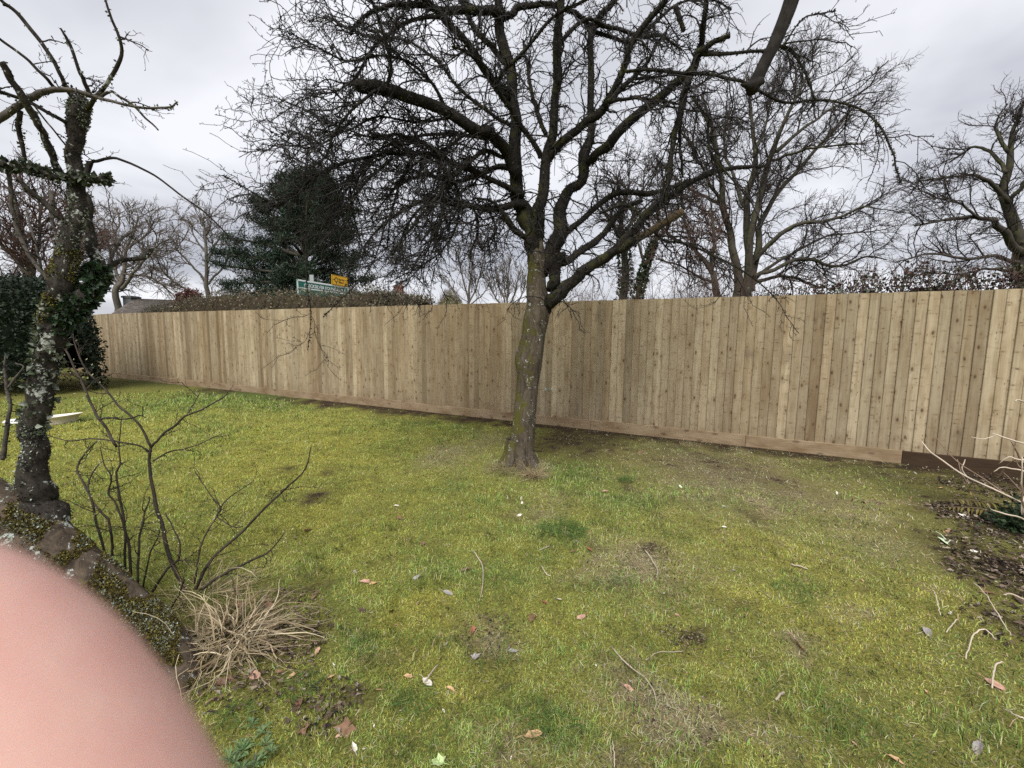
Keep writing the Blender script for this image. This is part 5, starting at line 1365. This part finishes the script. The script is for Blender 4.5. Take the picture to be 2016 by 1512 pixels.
mb = MB(); mb.tubes(np.array([[pl[0], pl[1] + .05, -.1], [pl[0], pl[1] + .05, 1.5], [pl[0], pl[1] + .05, pl[2] - .02]]), np.full(3, .035), 8); mb.build('post', m_post, pp)

# ---------------------------------------------------------------- houses
m_tile = attr_mat('roof_tiles', .9, .1, 0, .5, 3)
m_rend, _, _ = mat('pale_render', (.62, .61, .58), .9, .1)
m_brick, t_, b_ = mat('chimney_brick', rough=.9, spec=.1)
k = NT(t_)
bt = k.n('ShaderNodeTexBrick', {'Vector': k.n('ShaderNodeTexCoord').outputs['Object'], 'Color1': (.22, .095, .065, 1), 'Color2': (.16, .075, .055, 1), 'Mortar': (.25, .22, .19, 1), 'Scale': 4.0})
k.link(bt.outputs['Color'], b_.inputs['Base Color'])
m_dkgrey, _, _ = mat('slate_grey', (.12, .125, .13), .8, .2)
m_glass, _, _ = mat('window_glass', (.04, .05, .06), .1, .6)
def roof_plane(parent, a, b_, c_, d_, rows, cols, col, seed, name='roof'):
    """tiled slope: ridge a-b, eaves d-c; overlapping courses with slightly uneven tiles"""
    g_ = np.random.default_rng(seed)
    a, b_, c_, d_ = map(np.asarray, (a, b_, c_, d_))
    n = nrm(np.cross(b_ - a, d_ - a)); n = n if n[2] > 0 else -n
    mb = MB()
    for r in range(rows):
        t0, t1 = r / rows, (r + 1.25) / rows
        for c in range(cols):
            u0, u1 = (c + .02) / cols, (c + .98) / cols
            q = lambda u, t, e: (a * (1 - u) + b_ * u) * (1 - t) + (d_ * (1 - u) + c_ * u) * t + n * e
            e = g_.uniform(0, .012)
            t1_ = min(t1, 1.0)
            V = [q(u0, t0, .005), q(u1, t0, .005), q(u1, t1_, .045 + e), q(u0, t1_, .045 + e), q(u1, t1_, .015), q(u0, t1_, .015)]
            mb.add(V, [(0, 1, 2, 3), (3, 2, 4, 5)], None, np.tile(np.array(col) * g_.uniform(.75, 1.25), (6, 1)))
    mb.add([a, b_, c_, d_], [(0, 1, 2, 3)], None, np.tile(np.array(col) * .6, (4, 1)))
    return mb.build(name, m_tile, parent, False)
# bungalow at the left: hipped end towards the left, gable verge at the right
D1 = 34
r0, r1 = at_y(266, 590.5, D1), at_y(350, 588, D1 + 1)
e0, e1 = at_y(214, 622, D1 - 5), at_y(322, 617, D1 - 3.6)
ez = 2.35
h1 = thing('bungalow', 'low house with grey-brown tiled roof just above the fence by the hedge', 'house', ((r0[0] + r1[0]) / 2, D1, 0))
rz = (r0[2] + r1[2]) / 2; r0[2] = r1[2] = rz
def down(p, q, z):      # carry the slope p->q on down to height z
    t = (z - p[2]) / (q[2] - p[2]); return p + (q - p) * t
f0, f1 = down(r0, e0, ez), down(r1, e1, ez)
roof_plane(h1, r0, r1, f1, f0, 20, 26, (.17, .150, .135), 81)
bk0, bk1 = r0 + (r0 - f0) * np.array([.6, 1, 1]) * np.array([1, 1, -1]) * np.array([1, 1, -1]), None
off_ = np.array([0, 2 * (D1 - f0[1]), 0])
g0, g1 = f0 + off_, f1 + off_ * .9
roof_plane(h1, r0, r1, g1, g0, 10, 10, (.17, .150, .135), 82)
mb = MB()
ins = .25
bx = [(f0[0] + .6, f0[1] + ins), (f1[0] - ins, f1[1] + ins), (g1[0] - ins, g1[1] - ins), (g0[0] + .6, g0[1] - ins)]
V = [(x, y, z) for z in (-.1, ez + .02) for x, y in bx]
mb.add(V, [(0, 1, 5, 4), (1, 2, 6, 5), (2, 3, 7, 6), (3, 0, 4, 7)])
mb.add([(*bx[1], ez), (*bx[2], ez), (r1[0] - .05, r1[1], rz - .12)], None, [(0, 1, 2)])
mb.add([(*bx[0], ez), (*bx[3], ez), (r0[0] + .05, r0[1], rz - .12)], None, [(0, 2, 1)])
mb.build('wall', m_rend, h1, False)
mb = MB()
for A_, B_ in ((r1, f1),):
    t = nrm(B_ - A_); s1 = np.array([.18, .0, 0])
    mb.add([A_ + [0, 0, .06], B_ + [0, 0, .06], B_ + s1 + [0, 0, .05], A_ + s1 + [0, 0, .05], A_ + [0, 0, -.2], B_ + [0, 0, -.2], B_ + s1 + [0, 0, -.2], A_ + s1 + [0, 0, -.2]], [(0, 1, 2, 3), (3, 2, 6, 7), (0, 4, 5, 1), (1, 5, 6, 2)])
mb.build('bargeboard', m_rend, h1, False)
cb = at_y(258, 583, D1 - .3)
ch = MB(); ch.box((cb[0] - .3, cb[1] - .4, ez), (cb[0] + .32, cb[1] + .4, cb[2])); ch.box((cb[0] - .37, cb[1] - .47, cb[2] - .16), (cb[0] + .39, cb[1] + .47, cb[2] - .03))
ch.build('chimney', m_dkgrey, h1, False)
# white gabled house further off with a two-pot chimney
D2 = 62
ap, cl = at_y(781, 574.5, D2), at_y(766, 578.5, D2 - 4)
h2 = thing('white_house', 'distant white gabled house with brick chimney beyond the hedge end', 'house', (ap[0], D2 + 3, 0))
gw, eh = 3.6, ap[2] - 2.4
x0, y0 = ap[0], D2
mb = MB()
mb.add([(x0 - gw, y0, -.1), (x0 + gw, y0, -.1), (x0 + gw, y0, eh), (x0, y0, ap[2]), (x0 - gw, y0, eh), (x0 - gw, y0 + 8, -.1), (x0 + gw, y0 + 8, -.1), (x0 + gw, y0 + 8, eh), (x0, y0 + 8, ap[2]), (x0 - gw, y0 + 8, eh)],
       [(0, 5, 9, 4), (1, 2, 7, 6)], [(0, 4, 1), (1, 4, 2), (2, 4, 3), (5, 6, 9), (6, 7, 9), (7, 8, 9)])
mb.build('wall', m_rend, h2, False)
rd_ = .12
roof_plane(h2, (x0, y0 - .25, ap[2] + rd_), (x0, y0 + 8.2, ap[2] + rd_), (x0 - gw - .4, y0 + 8.2, eh - .2 + rd_), (x0 - gw - .4, y0 - .25, eh - .2 + rd_), 14, 18, (.12, .12, .125), 83)
roof_plane(h2, (x0, y0 - .25, ap[2] + rd_), (x0, y0 + 8.2, ap[2] + rd_), (x0 + gw + .4, y0 + 8.2, eh - .2 + rd_), (x0 + gw + .4, y0 - .25, eh - .2 + rd_), 14, 18, (.12, .12, .125), 84)
# lower wing to the left with its own slate ridge
wz = at_y(760, 577.5, D2 + 3)
roof_plane(h2, (x0 - 9, y0 + 4, wz[2]), (x0, y0 + 4, wz[2]), (x0, y0 + .4, wz[2] - 2.4), (x0 - 9, y0 + .4, wz[2] - 2.4), 8, 20, (.12, .12, .125), 85)
mb = MB(); mb.box((x0 - 8.8, y0 + .7, -.1), (x0 - gw, y0 + 7.3, wz[2] - 2.2)); mb.build('wall', m_rend, h2, False)
cc_ = at_y(785.5, 562.5, D2 + 1.2)
mb = MB(); mb.box((cc_[0] - .62, cc_[1] - .5, eh), (cc_[0] + .52, cc_[1] + .5, cc_[2])); mb.box((cc_[0] - .72, cc_[1] - .6, cc_[2] - .3), (cc_[0] + .62, cc_[1] + .6, cc_[2] - .06))
chs = mb.build('chimney', m_brick, h2, False)
for dx_, mt_ in ((-.30, m_dkgrey), (.26, m_brick)):
    mb = MB(); c3 = np.array([cc_[0] + dx_, cc_[1], cc_[2]])
    mb.tubes(np.array([c3 - [0, 0, .05], c3 + [0, 0, .1], c3 + [0, 0, .62], c3 + [0, 0, .70]]), np.array([.22, .2, .17, .2]), 10); mb.build('chimney_pot', mt_, chs)

# ================================================================ small things lying on the lawn
def leaf_mesh(kind, seed):
    """a dead leaf with lobes, midrib fold and curl; unit length about 1"""
    r_ = np.random.default_rng(seed)
    if kind == 'lobed':
        ang = np.array([0, 18, 34, 52, 70, 92, 112, 140, 165, 180]); rad = np.array([1.0, .62, .50, .86, .52, .46, .68, .40, .30, .22])
    elif kind == 'oval':
        ang = np.array([0, 20, 40, 62, 90, 118, 145, 165, 180]); rad = np.array([1.0, .78, .62, .50, .44, .44, .52, .62, .70])
    else:
        ang = np.array([0, 25, 55, 90, 130, 180]); rad = np.array([1.0, .6, .55, .35, .5, .6])
    a = np.radians(np.concatenate([ang, -ang[-2:0:-1]])); rr = np.concatenate([rad, rad[-2:0:-1]]) * r_.uniform(.88, 1.1, len(a))
    cu, fo, tw_ = r_.uniform(.15, .7), r_.uniform(.1, .6), r_.normal(0, .4)
    def shape(x, y):
        return np.stack([x, y * (1 - fo * .3), np.abs(y) * fo + cu * .5 * x * x * (1 if seed % 2 else -.4) + tw_ * x * y + .05], -1)
    rings = [shape(np.cos(a) * rr * s * .5, np.sin(a) * rr * s * .5) for s in (.35, .7, 1.0)]
    V = np.concatenate([shape(np.array([0.0]), np.array([0.0]))] + rings)
    n = len(a); T, Q = [], []
    for i in range(n):
        j = (i + 1) % n
        T.append((0, 1 + i, 1 + j))
        for q in range(2):
            o = 1 + q * n
            Q.append((o + i, o + n + i, o + n + j, o + j))
    V[:, 2] -= V[:, 2].min()
    mb = MB(); mb.add(V, Q, T)
    # stalk
    st0 = np.array([-.5 * rr[len(ang) - 1], 0, .06])
    mb.tubes(np.array([st0 + [.08, 0, 0], st0 - [.16, 0, -.02], st0 - [.34, .03, .02]]), np.array([.016, .013, .010]), 4)
    o = mb.build('leaf_source', None)
    me = o.data; bpy.data.objects.remove(o)
    return me
def leaf_mat(name, c, spread=.35):
    m, t, b = mat(name, c, .75, .25); k = NT(t)
    co = k.n('ShaderNodeTexCoord').outputs['Object']
    f = k.noise(co, 5, 4)
    k.link(k.ramp(f, [(.3, tuple(v * (1 - spread) for v in c)), (.7, tuple(min(.9, v * (1 + spread)) for v in c))]), b.inputs['Base Color'])
    return m
LM = {'brown': leaf_mat('leaf_brown', (.17, .095, .060)), 'tan': leaf_mat('leaf_tan', (.42, .27, .15)), 'pink': leaf_mat('leaf_pinkish', (.40, .24, .18)), 'grey': leaf_mat('leaf_grey', (.26, .24, .23)),
      'white': leaf_mat('leaf_bleached', (.58, .54, .47), .2), 'green': leaf_mat('leaf_pale_green', (.42, .52, .25), .2), 'dark': leaf_mat('leaf_dark', (.075, .048, .034)), 'mint': leaf_mat('leaf_mint', (.52, .62, .42), .15), 'red': leaf_mat('leaf_russet', (.22, .085, .050))}
SRC = {(kd, col, s): None for kd in ('lobed', 'oval', 'bit') for col in LM for s in range(3)}
def put_leaf(px, py, size, kd, col, label, group=None, seed=None, tilt=.25, name='fallen_leaf', cat='leaf'):
    r_ = random.Random(int(px * 31 + py))
    s = r_.randrange(3) if seed is None else seed
    if SRC[(kd, col, s)] is None:
        me = leaf_mesh(kd, s + {'lobed': 3, 'oval': 11, 'bit': 23}[kd]); me.materials.append(LM[col]); SRC[(kd, col, s)] = me
    p = on_ground(px, py)
    o = bpy.data.objects.new(name, SRC[(kd, col, s)]); COL.objects.link(o)
    L = size / FPX * depth_of(p)
    o.scale = (L, L, L)
    o.location = (p[0], p[1], gz(p[0], p[1]) + .006)
    o.rotation_euler = (r_.gauss(0, tilt), r_.gauss(0, tilt), r_.uniform(0, 6.28))
    return tag(o, label, cat, group)
put_leaf(685, 1436, 62, 'lobed', 'brown', 'large lobed brown dead leaf on the grass in front of the rosette weed', seed=0)
put_leaf(668, 1398, 34, 'oval', 'dark', 'curled dark leaf touching the large lobed brown leaf')
put_leaf(1048, 1450, 46, 'oval', 'tan', 'bright tan folded leaf lying alone on green grass')
put_leaf(866, 1502, 48, 'lobed', 'green', 'fresh pale green lobed leaf on the lawn', seed=1)
put_leaf(1862, 1064, 52, 'lobed', 'mint', 'pale mint-green leaf beside the soil and leaf litter', seed=2)
put_leaf(1826, 1248, 36, 'oval', 'grey', 'smooth grey-green leaf lying on yellow moss')
put_leaf(606, 1046, 34, 'oval', 'pink', 'curled pinkish-tan leaf on the mossy lawn near the bare shrub')
put_leaf(1340, 958, 14, 'oval', 'mint', 'tiny pale mint leaf on bare soil before the fence')
put_leaf(878, 890, 12, 'bit', 'tan', 'small tan leaf scrap on strawy patch left of the apple trunk')
for i, (px, py, sz, kd, col) in enumerate([(820, 1141, 26, 'oval', 'grey'), (880, 1170, 28, 'oval', 'grey'), (785, 1022, 24, 'bit', 'brown'), (832, 1072, 22, 'bit', 'brown'), (1048, 1215, 36, 'oval', 'brown'), (1146, 1213, 28, 'oval', 'pink'),
   (930, 1240, 24, 'oval', 'red'), (963, 1240, 30, 'bit', 'brown'), (1012, 1278, 26, 'oval', 'grey'), (935, 1290, 30, 'lobed', 'grey'), (720, 1150, 30, 'bit', 'pink'), (735, 1152, 24, 'bit', 'tan'), (770, 1205, 26, 'oval', 'brown'), (715, 1205, 24, 'bit', 'dark'),
   (840, 1338, 32, 'oval', 'white'), (805, 1330, 24, 'bit', 'tan'), (888, 1356, 26, 'oval', 'tan'), (744, 1362, 24, 'bit', 'tan'), (590, 1392, 40, 'oval', 'brown'), (600, 1438, 44, 'lobed', 'brown'), (697, 1478, 30, 'bit', 'white'), (550, 1325, 30, 'oval', 'brown'), (575, 1335, 26, 'bit', 'tan'), (625, 1285, 24, 'bit', 'pink'), (650, 1335, 22, 'bit', 'tan'),
   (1236, 1352, 26, 'oval', 'pink'), (1162, 1083, 20, 'oval', 'red'), (1128, 1087, 18, 'bit', 'brown'), (1072, 1186, 20, 'bit', 'red'), (1098, 1180, 24, 'bit', 'white'), (1575, 1268, 44, 'oval', 'pink'), (1866, 1048, 30, 'bit', 'tan'), (1916, 1085, 20, 'bit', 'white'), (1853, 963, 12, 'oval', 'tan'), (1945, 1168, 30, 'oval', 'brown'), (2005, 1180, 36, 'oval', 'dark'), (1900, 1020, 26, 'bit', 'white'),
   (1955, 1350, 40, 'oval', 'pink'), (1927, 1470, 44, 'oval', 'grey'), (1760, 1495, 40, 'bit', 'tan'), (1480, 985, 14, 'bit', 'brown'), (1190, 970, 18, 'bit', 'pink'), (1700, 990, 20, 'bit', 'dark'), (475, 1195, 40, 'lobed', 'brown'), (530, 1200, 40, 'oval', 'brown'), (500, 1330, 44, 'oval', 'pink'), (440, 1345, 40, 'oval', 'brown'), (620, 1180, 22, 'bit', 'brown'), (455, 1300, 30, 'bit', 'dark')]):
    nm_ = {'brown': 'brown', 'grey': 'grey', 'pink': 'pinkish-tan', 'tan': 'tan', 'white': 'bleached white', 'red': 'russet', 'dark': 'dark brown'}[col]
    sh_ = {'oval': 'curled dead leaf', 'lobed': 'lobed dead leaf', 'bit': 'torn dead leaf scrap'}[kd]
    put_leaf(px, py, sz, kd, col, f'{nm_} {sh_} lying on the lawn', f'{nm_} dead leaves on the lawn, {kd}')
rl = random.Random(77)
for i in range(70):
    px, py = rl.uniform(480, 1950), rl.uniform(880, 1500)
    if px < 620 and py > 1150: continue
    col = rl.choice(('white', 'white', 'tan', 'brown', 'grey', 'pink'))
    nm_ = {'brown': 'brown', 'grey': 'grey', 'pink': 'pinkish-tan', 'tan': 'tan', 'white': 'bleached white'}[col]
    put_leaf(px, py, rl.uniform(7, 15), 'bit', col, f'tiny {nm_} leaf scrap on the grass', f'tiny {nm_} leaf scraps on the grass', tilt=.5)
# small pale snowdrop-like petals below the apple tree
for px, py in ((1000, 980), (1028, 988), (1026, 982), (1022, 1013), (1030, 946), (1175, 945)):
    put_leaf(px, py, 12, 'oval', 'white', 'small white petal on the worn grass in front of the apple trunk', 'white petals before the apple trunk', tilt=.9, name='petal', cat='petal')
def stick(pts, label, mt, group=None):
    P = []
    for px, py, w, h in pts:
        g_ = on_ground(px, py); P.append((g_[0], g_[1], gz(g_[0], g_[1]) + h, w * .25 * depth_of(g_) / FPX))
    s = spline(P, 16); s[:, :3] += rng.normal(0, .0012, (16, 3))
    mb = MB(); stem(mb, s[:, :3], s[:, 3], 6, .1, int(pts[0][0]))
    o = mb.build('fallen_stick', mt, None, True, tuple(s[0, :3]))
    return tag(o, label, 'stick', group)
m_stick = leaf_mat('bleached_stick', (.36, .30, .23), .3)
m_stick2 = leaf_mat('brown_stick', (.20, .14, .09), .4)
stick([(932, 1088, 5, .012), (945, 1108, 5, .016), (951, 1130, 4.5, .02), (950, 1160, 4, .014), (944, 1186, 3.5, .010)], 'bent pale twig lying on the green grass below the apple tree', m_stick)
stick([(1270, 1085, 6, .012), (1283, 1105, 6, .018), (1294, 1128, 5.5, .016), (1292, 1142, 5, .010)], 'short curved pale stick on the strawy patch', m_stick)
stick([(1204, 1274, 5, .012), (1235, 1312, 5, .02), (1268, 1335, 5, .022), (1284, 1356, 5, .02), (1292, 1378, 4.5, .014), (1288, 1398, 4, .010)], 'long crooked pale twig crossing the straw patch', m_stick)
stick([(1272, 1302, 4, .012), (1292, 1288, 4, .016), (1320, 1286, 4, .016), (1347, 1281, 4, .010)], 'thin pale twig beside the dark soil hole', m_stick)
stick([(1205, 1460, 5, .010), (1208, 1485, 5, .014), (1210, 1512, 5, .010)], 'short grey twig in green grass before the straw patch', m_stick)
stick([(838, 1340, 7, .01), (848, 1328, 6, .02), (862, 1310, 5, .016)], 'small forked bleached twig on the moss', m_stick)
stick([(1066, 1116, 4, .01), (1075, 1132, 5, .016), (1084, 1136, 4, .01)], 'tiny bleached twig on green grass beside the straw patch', m_stick)
stick([(1557, 1112, 6, .012), (1575, 1116, 6, .016), (1590, 1120, 5, .010)], 'straight short pale stick on the yellow moss', m_stick)
stick([(1527, 1376, 9, .012), (1536, 1368, 10, .016), (1543, 1362, 8, .012)], 'stubby whitish stick on the moss', m_stick)
stick([(905, 1130, 7, .012), (918, 1126, 8, .02), (930, 1122, 6, .012)], 'dark short stick beside the bent pale twig', m_stick2)
stick([(1062, 1086, 5, .01), (1074, 1082, 5, .014), (1082, 1078, 4, .01)], 'small bleached fork near the dark green tuft', m_stick)
stick([(430, 1385, 8, .01), (425, 1380, 8, .016), (405, 1390, 6, .01)], 'short brown stick on moss by the dry grass', m_stick2)

# ---------------------------------------------------------------- pale tub and slab at the far left of the lawn
m_tub = leaf_mat('weathered_plastic', (.66, .60, .52), .15)
c = on_ground(115, 832)
tub = thing('tub', 'shallow cream plastic tub with flared rim standing on the lawn behind the leaning tree', 'tub', (c[0], c[1], 0))
N_ = 28
a = np.arange(N_) / N_ * 2 * np.pi
def ringp(rx, ry, z, tilt=.10):
    q = np.stack([np.cos(a) * rx, np.sin(a) * ry, np.zeros(N_)], -1)
    sq = (np.abs(np.cos(a)) ** 4 + np.abs(np.sin(a)) ** 4) ** -.25
    q[:, :2] *= sq[:, None] ** .7
    q[:, 2] = z + tilt * q[:, 0] * (z > .02)
    return q + np.array([c[0], c[1], gz(c[0], c[1])])
rows = [ringp(.20, .17, 0), ringp(.23, .20, .085), ringp(.265, .235, .095), ringp(.27, .24, .108), ringp(.255, .225, .112), ringp(.215, .185, .10), ringp(.19, .16, .035)]
V = np.concatenate(rows + [np.array([[c[0], c[1], .035]])])
idx = np.arange(len(rows) * N_).reshape(len(rows), N_)
Q = np.stack([idx[:-1], np.roll(idx[:-1], -1, 1), np.roll(idx[1:], -1, 1), idx[1:]], -1).reshape(-1, 4)
mb = MB(); mb.add(V[:4 * N_], Q[:3 * N_]); mb.build('body', m_tub, tub)
mb = MB(); mb.add(V, Q[3 * N_:], [(len(V) - 1, idx[-1, i], idx[-1, (i + 1) % N_]) for i in range(N_)]); mb.build('basin', m_tub, tub)
dk_ = put_leaf(117, 816, 10, 'bit', 'dark', 'dark leaf scrap lying inside the cream tub'); dk_.location = (c[0] + .02, c[1] + .03, .05)
c = on_ground(34, 833)
bm = bmesh.new(); bmesh.ops.create_cube(bm, size=1)
for v_ in bm.verts: v_.co = (v_.co.x * .26, v_.co.y * .2, v_.co.z * .06)
bmesh.ops.bevel(bm, geom=bm.edges[:], offset=.022, segments=3, affect='EDGES')
bmesh.ops.subdivide_edges(bm, edges=bm.edges[:], cuts=1)
for v_ in bm.verts: v_.co.z += .006 * math.sin(v_.co.x * 30 + v_.co.y * 17)
me = bpy.data.meshes.new('stone_slab'); bm.to_mesh(me); bm.free(); me.materials.append(leaf_mat('white_stone', (.74, .74, .72), .12))
slab = bpy.data.objects.new('stone_slab', me); COL.objects.link(slab); slab.location = (c[0], c[1], gz(c[0], c[1]) + .03); slab.rotation_euler = (.02, .03, .3)
tag(slab, 'small white rounded slab on the lawn beside the cream tub', 'slab')

# ---------------------------------------------------------------- brush, canes, fern and leaf litter at the right edge
m_cane = leaf_mat('bleached_cane', (.50, .42, .33), .3)
m_cane2 = leaf_mat('brown_cane', (.20, .14, .10), .4)
bp = on_ground(2050, 1045)
canes = thing('dead_canes', 'bleached arching dead canes leaning out over the leaf litter by the dark kickboard', 'dead plant', bp)
for pts, mt_, dy in [
  ([(2060, 1015, 6), (2016, 992, 5.5), (1960, 965, 5), (1900, 937, 4.5), (1862, 912, 4), (1832, 890, 3.4), (1815, 870, 2.4)], m_cane, (0, .5)),
  ([(2060, 1040, 5), (2000, 990, 4), (1940, 945, 3.6), (1880, 905, 3), (1858, 880, 2.4), (1838, 856, 1.6)], m_cane2, (0, .6)),
  ([(2060, 895, 5), (2016, 874, 5), (1985, 864, 4), (1953, 853, 2.6)], m_cane, (-.2, 0)),
  ([(1912, 860, 2), (1930, 864, 2.6), (1948, 862, 2.4), (1962, 855, 1.6)], m_cane, (0, 0)),
  ([(2060, 810, 5), (2025, 796, 4.5), (2008, 787, 4), (1998, 790, 3)], m_cane, (-.3, -.3)),
  ([(2020, 960, 5), (2013, 925, 4.5), (2003, 890, 4), (1990, 868, 2.4)], m_cane2, (-.1, -.1)),
  ([(2050, 900, 5), (2010, 905, 4), (1985, 900, 3.4), (1968, 912, 2.4)], m_cane, (-.2, -.1)),
  ([(2050, 935, 5), (2005, 925, 4), (1975, 920, 3), (1955, 928, 2)], m_cane, (-.2, -.1)),
  ([(2050, 880, 4), (2016, 920, 4), (2000, 905, 3), (1995, 880, 2)], m_cane2, (-.2, -.1)),
  ([(1960, 945, 3), (1985, 915, 3), (2016, 900, 3), (2050, 890, 3)], m_cane2, (.1, -.2)),
  ([(2050, 1040, 5), (2016, 1022, 4.5), (1975, 1010, 4), (1952, 1003, 3), (1944, 992, 2)], m_cane, (-.4, -.5)),
  ([(1903, 938, 3.6), (1893, 922, 3), (1898, 910, 2.6), (1900, 905, 1.6)], m_cane, (.35, .4)),
  ([(1884, 904, 2.4), (1895, 935, 3), (1905, 950, 3)], m_cane2, (.5, .3)),
  ([(2030, 960, 5), (2014, 985, 5), (2012, 1010, 4), (2013, 900, 3)], m_cane, (-.2, -.3)),
  ([(2060, 985, 4), (2020, 975, 3.6), (1985, 940, 3), (1975, 930, 2)], m_cane2, (-.2, 0)),
  ([(2050, 1110, 6), (2030, 1060, 6), (2016, 1000, 5), (2012, 950, 4)], m_cane2, (-.4, -.4)),
 ]:
    P, R = trace(pts, 3.45, dy, 18, .5); R = R * .7
    b = MB(); stem(b, P, R, 6); b.build('cane', mt_, canes)
for pts, lab in [
  ([(1915, 1150, 4, .02), (1935, 1175, 4, .04), (1955, 1210, 4, .05), (1975, 1240, 4, .03), (1990, 1255, 3, .015)], 'thin straw-coloured cane lying on moss beside the leaf litter'),
  ([(1838, 1170, 4, .02), (1842, 1195, 4, .04), (1850, 1222, 3.6, .03)], 'short upright bleached stalk leaning on the moss'),
  ([(1862, 1250, 4, .012), (1880, 1232, 4, .03), (1884, 1228, 3, .03)], 'short pale curved stalk near the grey-green leaf'),
  ([(1900, 1300, 5, .012), (1912, 1272, 5, .04), (1935, 1258, 5, .05), (1960, 1268, 4, .02)], 'arched pale stalk over the moss'),
  ([(1952, 1360, 6, .012), (1955, 1335, 6, .05), (1970, 1328, 5, .06)], 'hooked pale stalk rising from moss'),
  ([(2020, 1190, 6, .03), (1990, 1180, 6, .035), (1975, 1176, 5, .02)], 'pale bark strip beside the dark soil'),
  ([(1975, 1400, 5, .012), (2000, 1425, 6, .03), (2030, 1435, 6, .03)], 'pale fallen cane at the lawn edge')]:
    stick(pts, lab, m_cane)
def fern(c, az, L, label, seed):
    g_ = np.random.default_rng(seed)
    root = thing('fern_frond', label, 'fern', (c[0], c[1], gz(c[0], c[1])))
    d = np.array([math.cos(az), math.sin(az), .35])
    P = grow(np.array(root.location)[None] + [0, 0, .0], d[None], np.array([L]), 22, .02, (0, 0, -.028), g_)[0]
    P[:, 2] = np.maximum(P[:, 2], root.location[2] + .012)
    mb = MB(); mb.tubes(P, np.linspace(.0035, .001, 22), 5); mb.build('stalk', m_cane2, root)
    t = np.linspace(0, 1, 22)
    lf_ = MB()
    for s in (-1, 1):
        T = nrm(np.gradient(P, axis=0)); S = nrm(np.cross(T, [0, 0, 1.0])) * s
        D = nrm(S + T * .45 + g_.normal(0, .1, T.shape)); ln = .11 * np.sin(np.clip(t * 1.05 + .06, 0, 1) * np.pi) ** .7 + .01
        leaf_cards(lf_, P[2:], D[2:], np.tile([0, 0, 1.0], (20, 1)), ln[2:], .009, vary((.13, .11, .035), 20, .25, g_), .35)
    lf_.build('pinnae', m_fern, root, False)
m_fern = attr_mat('fern_pinnae', .7, .2, .2)
fern(on_ground(2000, 1000), 3.0, .62, 'brownish-green fern frond lying over the leaf litter', 3)
fern(on_ground(2040, 1030), 2.6, .60, 'second fern frond half hidden by dead canes', 4)
# low dark green plant behind the fern
def litter(name, label, centres, n, seed, cols, size=(.012, .05), cat='leaf litter'):
    g_ = np.random.default_rng(seed)
    cx = np.array([(*on_ground(px, py)[:2], r) for px, py, r in centres])
    k_ = g_.integers(0, len(cx), n)
    ang, rr = g_.uniform(0, 6.28, n), np.sqrt(g_.random(n))
    x, y = cx[k_, 0] + np.cos(ang) * rr * cx[k_, 2], cx[k_, 1] + np.sin(ang) * rr * cx[k_, 2]
    ok = fence_dist(x, y) > .06
    x, y = x[ok], y[ok]; n = len(x)
    P = np.stack([x, y, hgt(x, y) + g_.uniform(.002, .02, n)], -1)
    az = g_.uniform(0, 6.28, n); D = nrm(np.stack([np.cos(az), np.sin(az), g_.normal(0, .25, n)], -1))
    mb = MB(); s_ = g_.uniform(*size, n) * g_.uniform(.5, 1, n)
    cc = np.asarray(cols)[g_.integers(0, len(cols), n)] * g_.uniform(.5, 1.4, (n, 1))
    leaf_cards(mb, P, D, nrm(g_.normal(0, .5, (n, 3)) + [0, 0, 1]), s_, s_ * .32, cc, .1)
    return tag(mb.build(name, m_lit, None, False), label, cat, kind='stuff')
m_lit = attr_mat('leaf_litter', .85, .15)
LCOL = [(.075, .050, .035), (.045, .031, .024), (.11, .078, .056), (.16, .12, .09), (.025, .018, .015), (.06, .045, .034), (.24, .20, .16)]
litter('leaf_litter', 'brown leaf litter and soil at the right edge of the lawn', [(1950, 1030, .35), (1990, 1090, .4), (2040, 1010, .5), (2060, 1100, .5), (1900, 1010, .25), (2060, 1250, .3), (1960, 1130, .25), (2000, 960, .4), (1920, 960, .3)], 4200, 91, LCOL)
litter('leaf_litter', 'dark leaf litter around the dry grass clump and leaning trunk', [(480, 1270, .28), (430, 1320, .26), (560, 1200, .2), (600, 1250, .16), (530, 1330, .2), (640, 1390, .14)], 1500, 92, LCOL, (.008, .035))
litter('leaf_litter', 'scattered crumbs of soil and twigs along the foot of the fence', [(1000 + q * 60, 845 + q * 7 + 8, .22) for q in range(16)] + [(1130, 868, .4)], 2600, 93, LCOL, (.006, .022))
litter('leaf_litter', 'brown crumbs under the apple tree and on worn patches', [(1345, 1253, .10), (1290, 1080, .1), (620, 985, .14), (1420, 920, .5), (1250, 1110, .35), (1330, 1400, .2), (960, 1250, .15), (1600, 1000, .4)], 1600, 94, LCOL, (.006, .022))
# dark evergreen seedling mass at the right edge
leafy_mass('low_evergreen', 'low dark green ground plant behind the fern', 'plant',
  [(*on_ground(1990, 1045)[:2], .05, .05), (*on_ground(2030, 1040)[:2], .12, .10), (*on_ground(2090, 1035)[:2], .18, .16), (*on_ground(2160, 1040)[:2], .15, .14)],
  (.010, .014, .008), 1500, (.02, .05), [(.02, .04, .015), (.03, .055, .02), (.015, .025, .01)], 79)
